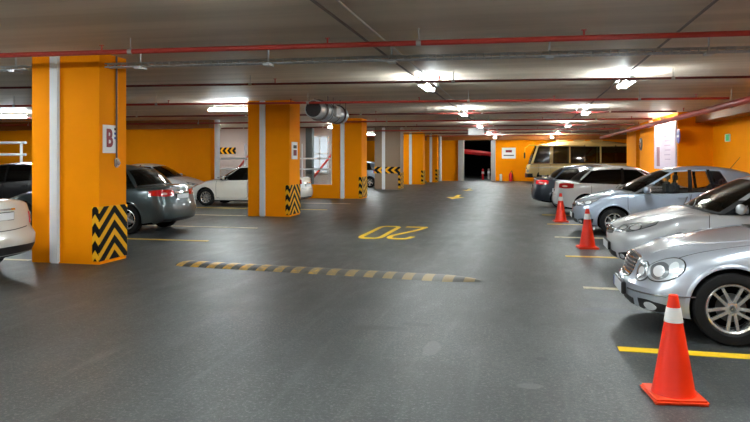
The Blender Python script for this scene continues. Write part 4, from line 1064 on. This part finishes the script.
# beyond the left bays: ramp side ---------------------------------------------------
o = None
b = BM(); box(b, -.95, .95, -.02, .02, -.17, .17); r = obj('arrow_board', b, chevron_material('black_yellow_arrow_board', 0, 0.0, .27, .8, True), None, (-15.35, 30.978, 2.0))
tag(r, 'black and yellow chevron board on the pale ramp wall left of the second pillar', 'sign')
r = empty('window_frame', (-9.85, 30.95, 1.75)); tag(r, 'bright white framed window in the pale wall between the second and third pillars', 'window')
b = BM()
for x in (-.42, 0, .42): box(b, x-.035, x+.035, -.08, 0, -.85, .95)
for z in (-.85, .1, .95): box(b, -.45, .45, -.08, 0, z-.035, z+.035)
obj('frame', b, 'white', r)
b = BM(); box(b, -.4, .4, -.03, -.01, -.82, .92); obj('pane', b, mat('daylit_frosted_pane', (.35, .38, .42), .3, emis=(.80, .92, 1), es=.12), r)
r = empty('steel_post', (-9.6, 28.6, 0)); tag(r, 'dark grey steel post between the second and third orange pillars', 'post')
b = BM(); box(b, -.16, .16, -.14, .14, 0, CZ-.2, .01); obj('post', b, mat('dark_grey_steel', (.10, .12, .12), .4), r)
b = BM(); box(b, -.25, .25, -.2, .2, 0, .05); obj('base_plate', b, 'conduit_dk', r)
r = empty('glass_partition', (-12.5, 25.1, .55)); tag(r, 'glass partition with white rails standing on the low orange wall', 'partition')
b = BM()
for x in (0, 1.25, 2.5, 3.75, 5.0): tube(b, (x, 0, 0), (x, 0, 1.65 if x < 5 else 1.65), .03, 8)
obj('posts', b, 'stripe', r)
for z in (.62, 1.05): b = BM(); tube(b, (0, 0, z), (5.0, 0, z), .03, 8); obj('rail', b, 'white', r)
for k in range(4): b = BM(); box(b, 1.25*k+.04, 1.25*k+1.21, -.006, .006, .04, .6); obj('pane', b, 'clear', r)
for i, (x, y) in enumerate(((-13.2, 27.5), (-9.9, 29.6))):
    pipe('brace', [(x-.4, y-.1, 0), (x+2.0, y+.55, 3.13)], .05, 'red_pipe', ('reddish slanting brace left of the second pillar, before the ramp wall', 'reddish slanting brace between the second and third pillars')[i], 'brace')
r = empty('white_rail', (-21.6, 21.0, 0)); tag(r, 'white metal rail frame above the black car at the left edge', 'railing')
b = BM(); [tube(b, (x, 0, 0), (x, 0, 2.2), .05, 8) for x in (0, 3.1)]; obj('posts', b, 'white', r)
for z in (2.2, 1.75): b = BM(); tube(b, (-.5, 0, z), (3.3, 0, z), .05, 8); obj('rail', b, 'white', r)

# ------------------------------------------------------------------ world, camera, view
w = bpy.data.worlds.new('World'); SC.world = w; w.use_nodes = True; w.node_tree.nodes['Background'].inputs[0].default_value = (.9, .95, 1, 1); w.node_tree.nodes['Background'].inputs[1].default_value = .05
cd = bpy.data.cameras.new('Camera'); co = bpy.data.objects.new('Camera', cd); COL.objects.link(co); SC.camera = co
co.location = (0, 0, 1.6); co.rotation_euler = (PI/2, 0, math.atan(148/650)); cd.lens = 36*650/750; cd.sensor_width = 36; cd.shift_y = -(211-158.5)/750
cd.clip_end = 200; cd.clip_start = .05
vs = SC.view_settings; vs.view_transform = 'Standard'; vs.look = 'None'; vs.gamma = 1; vs.use_curve_mapping = False; vs.exposure = 2.15
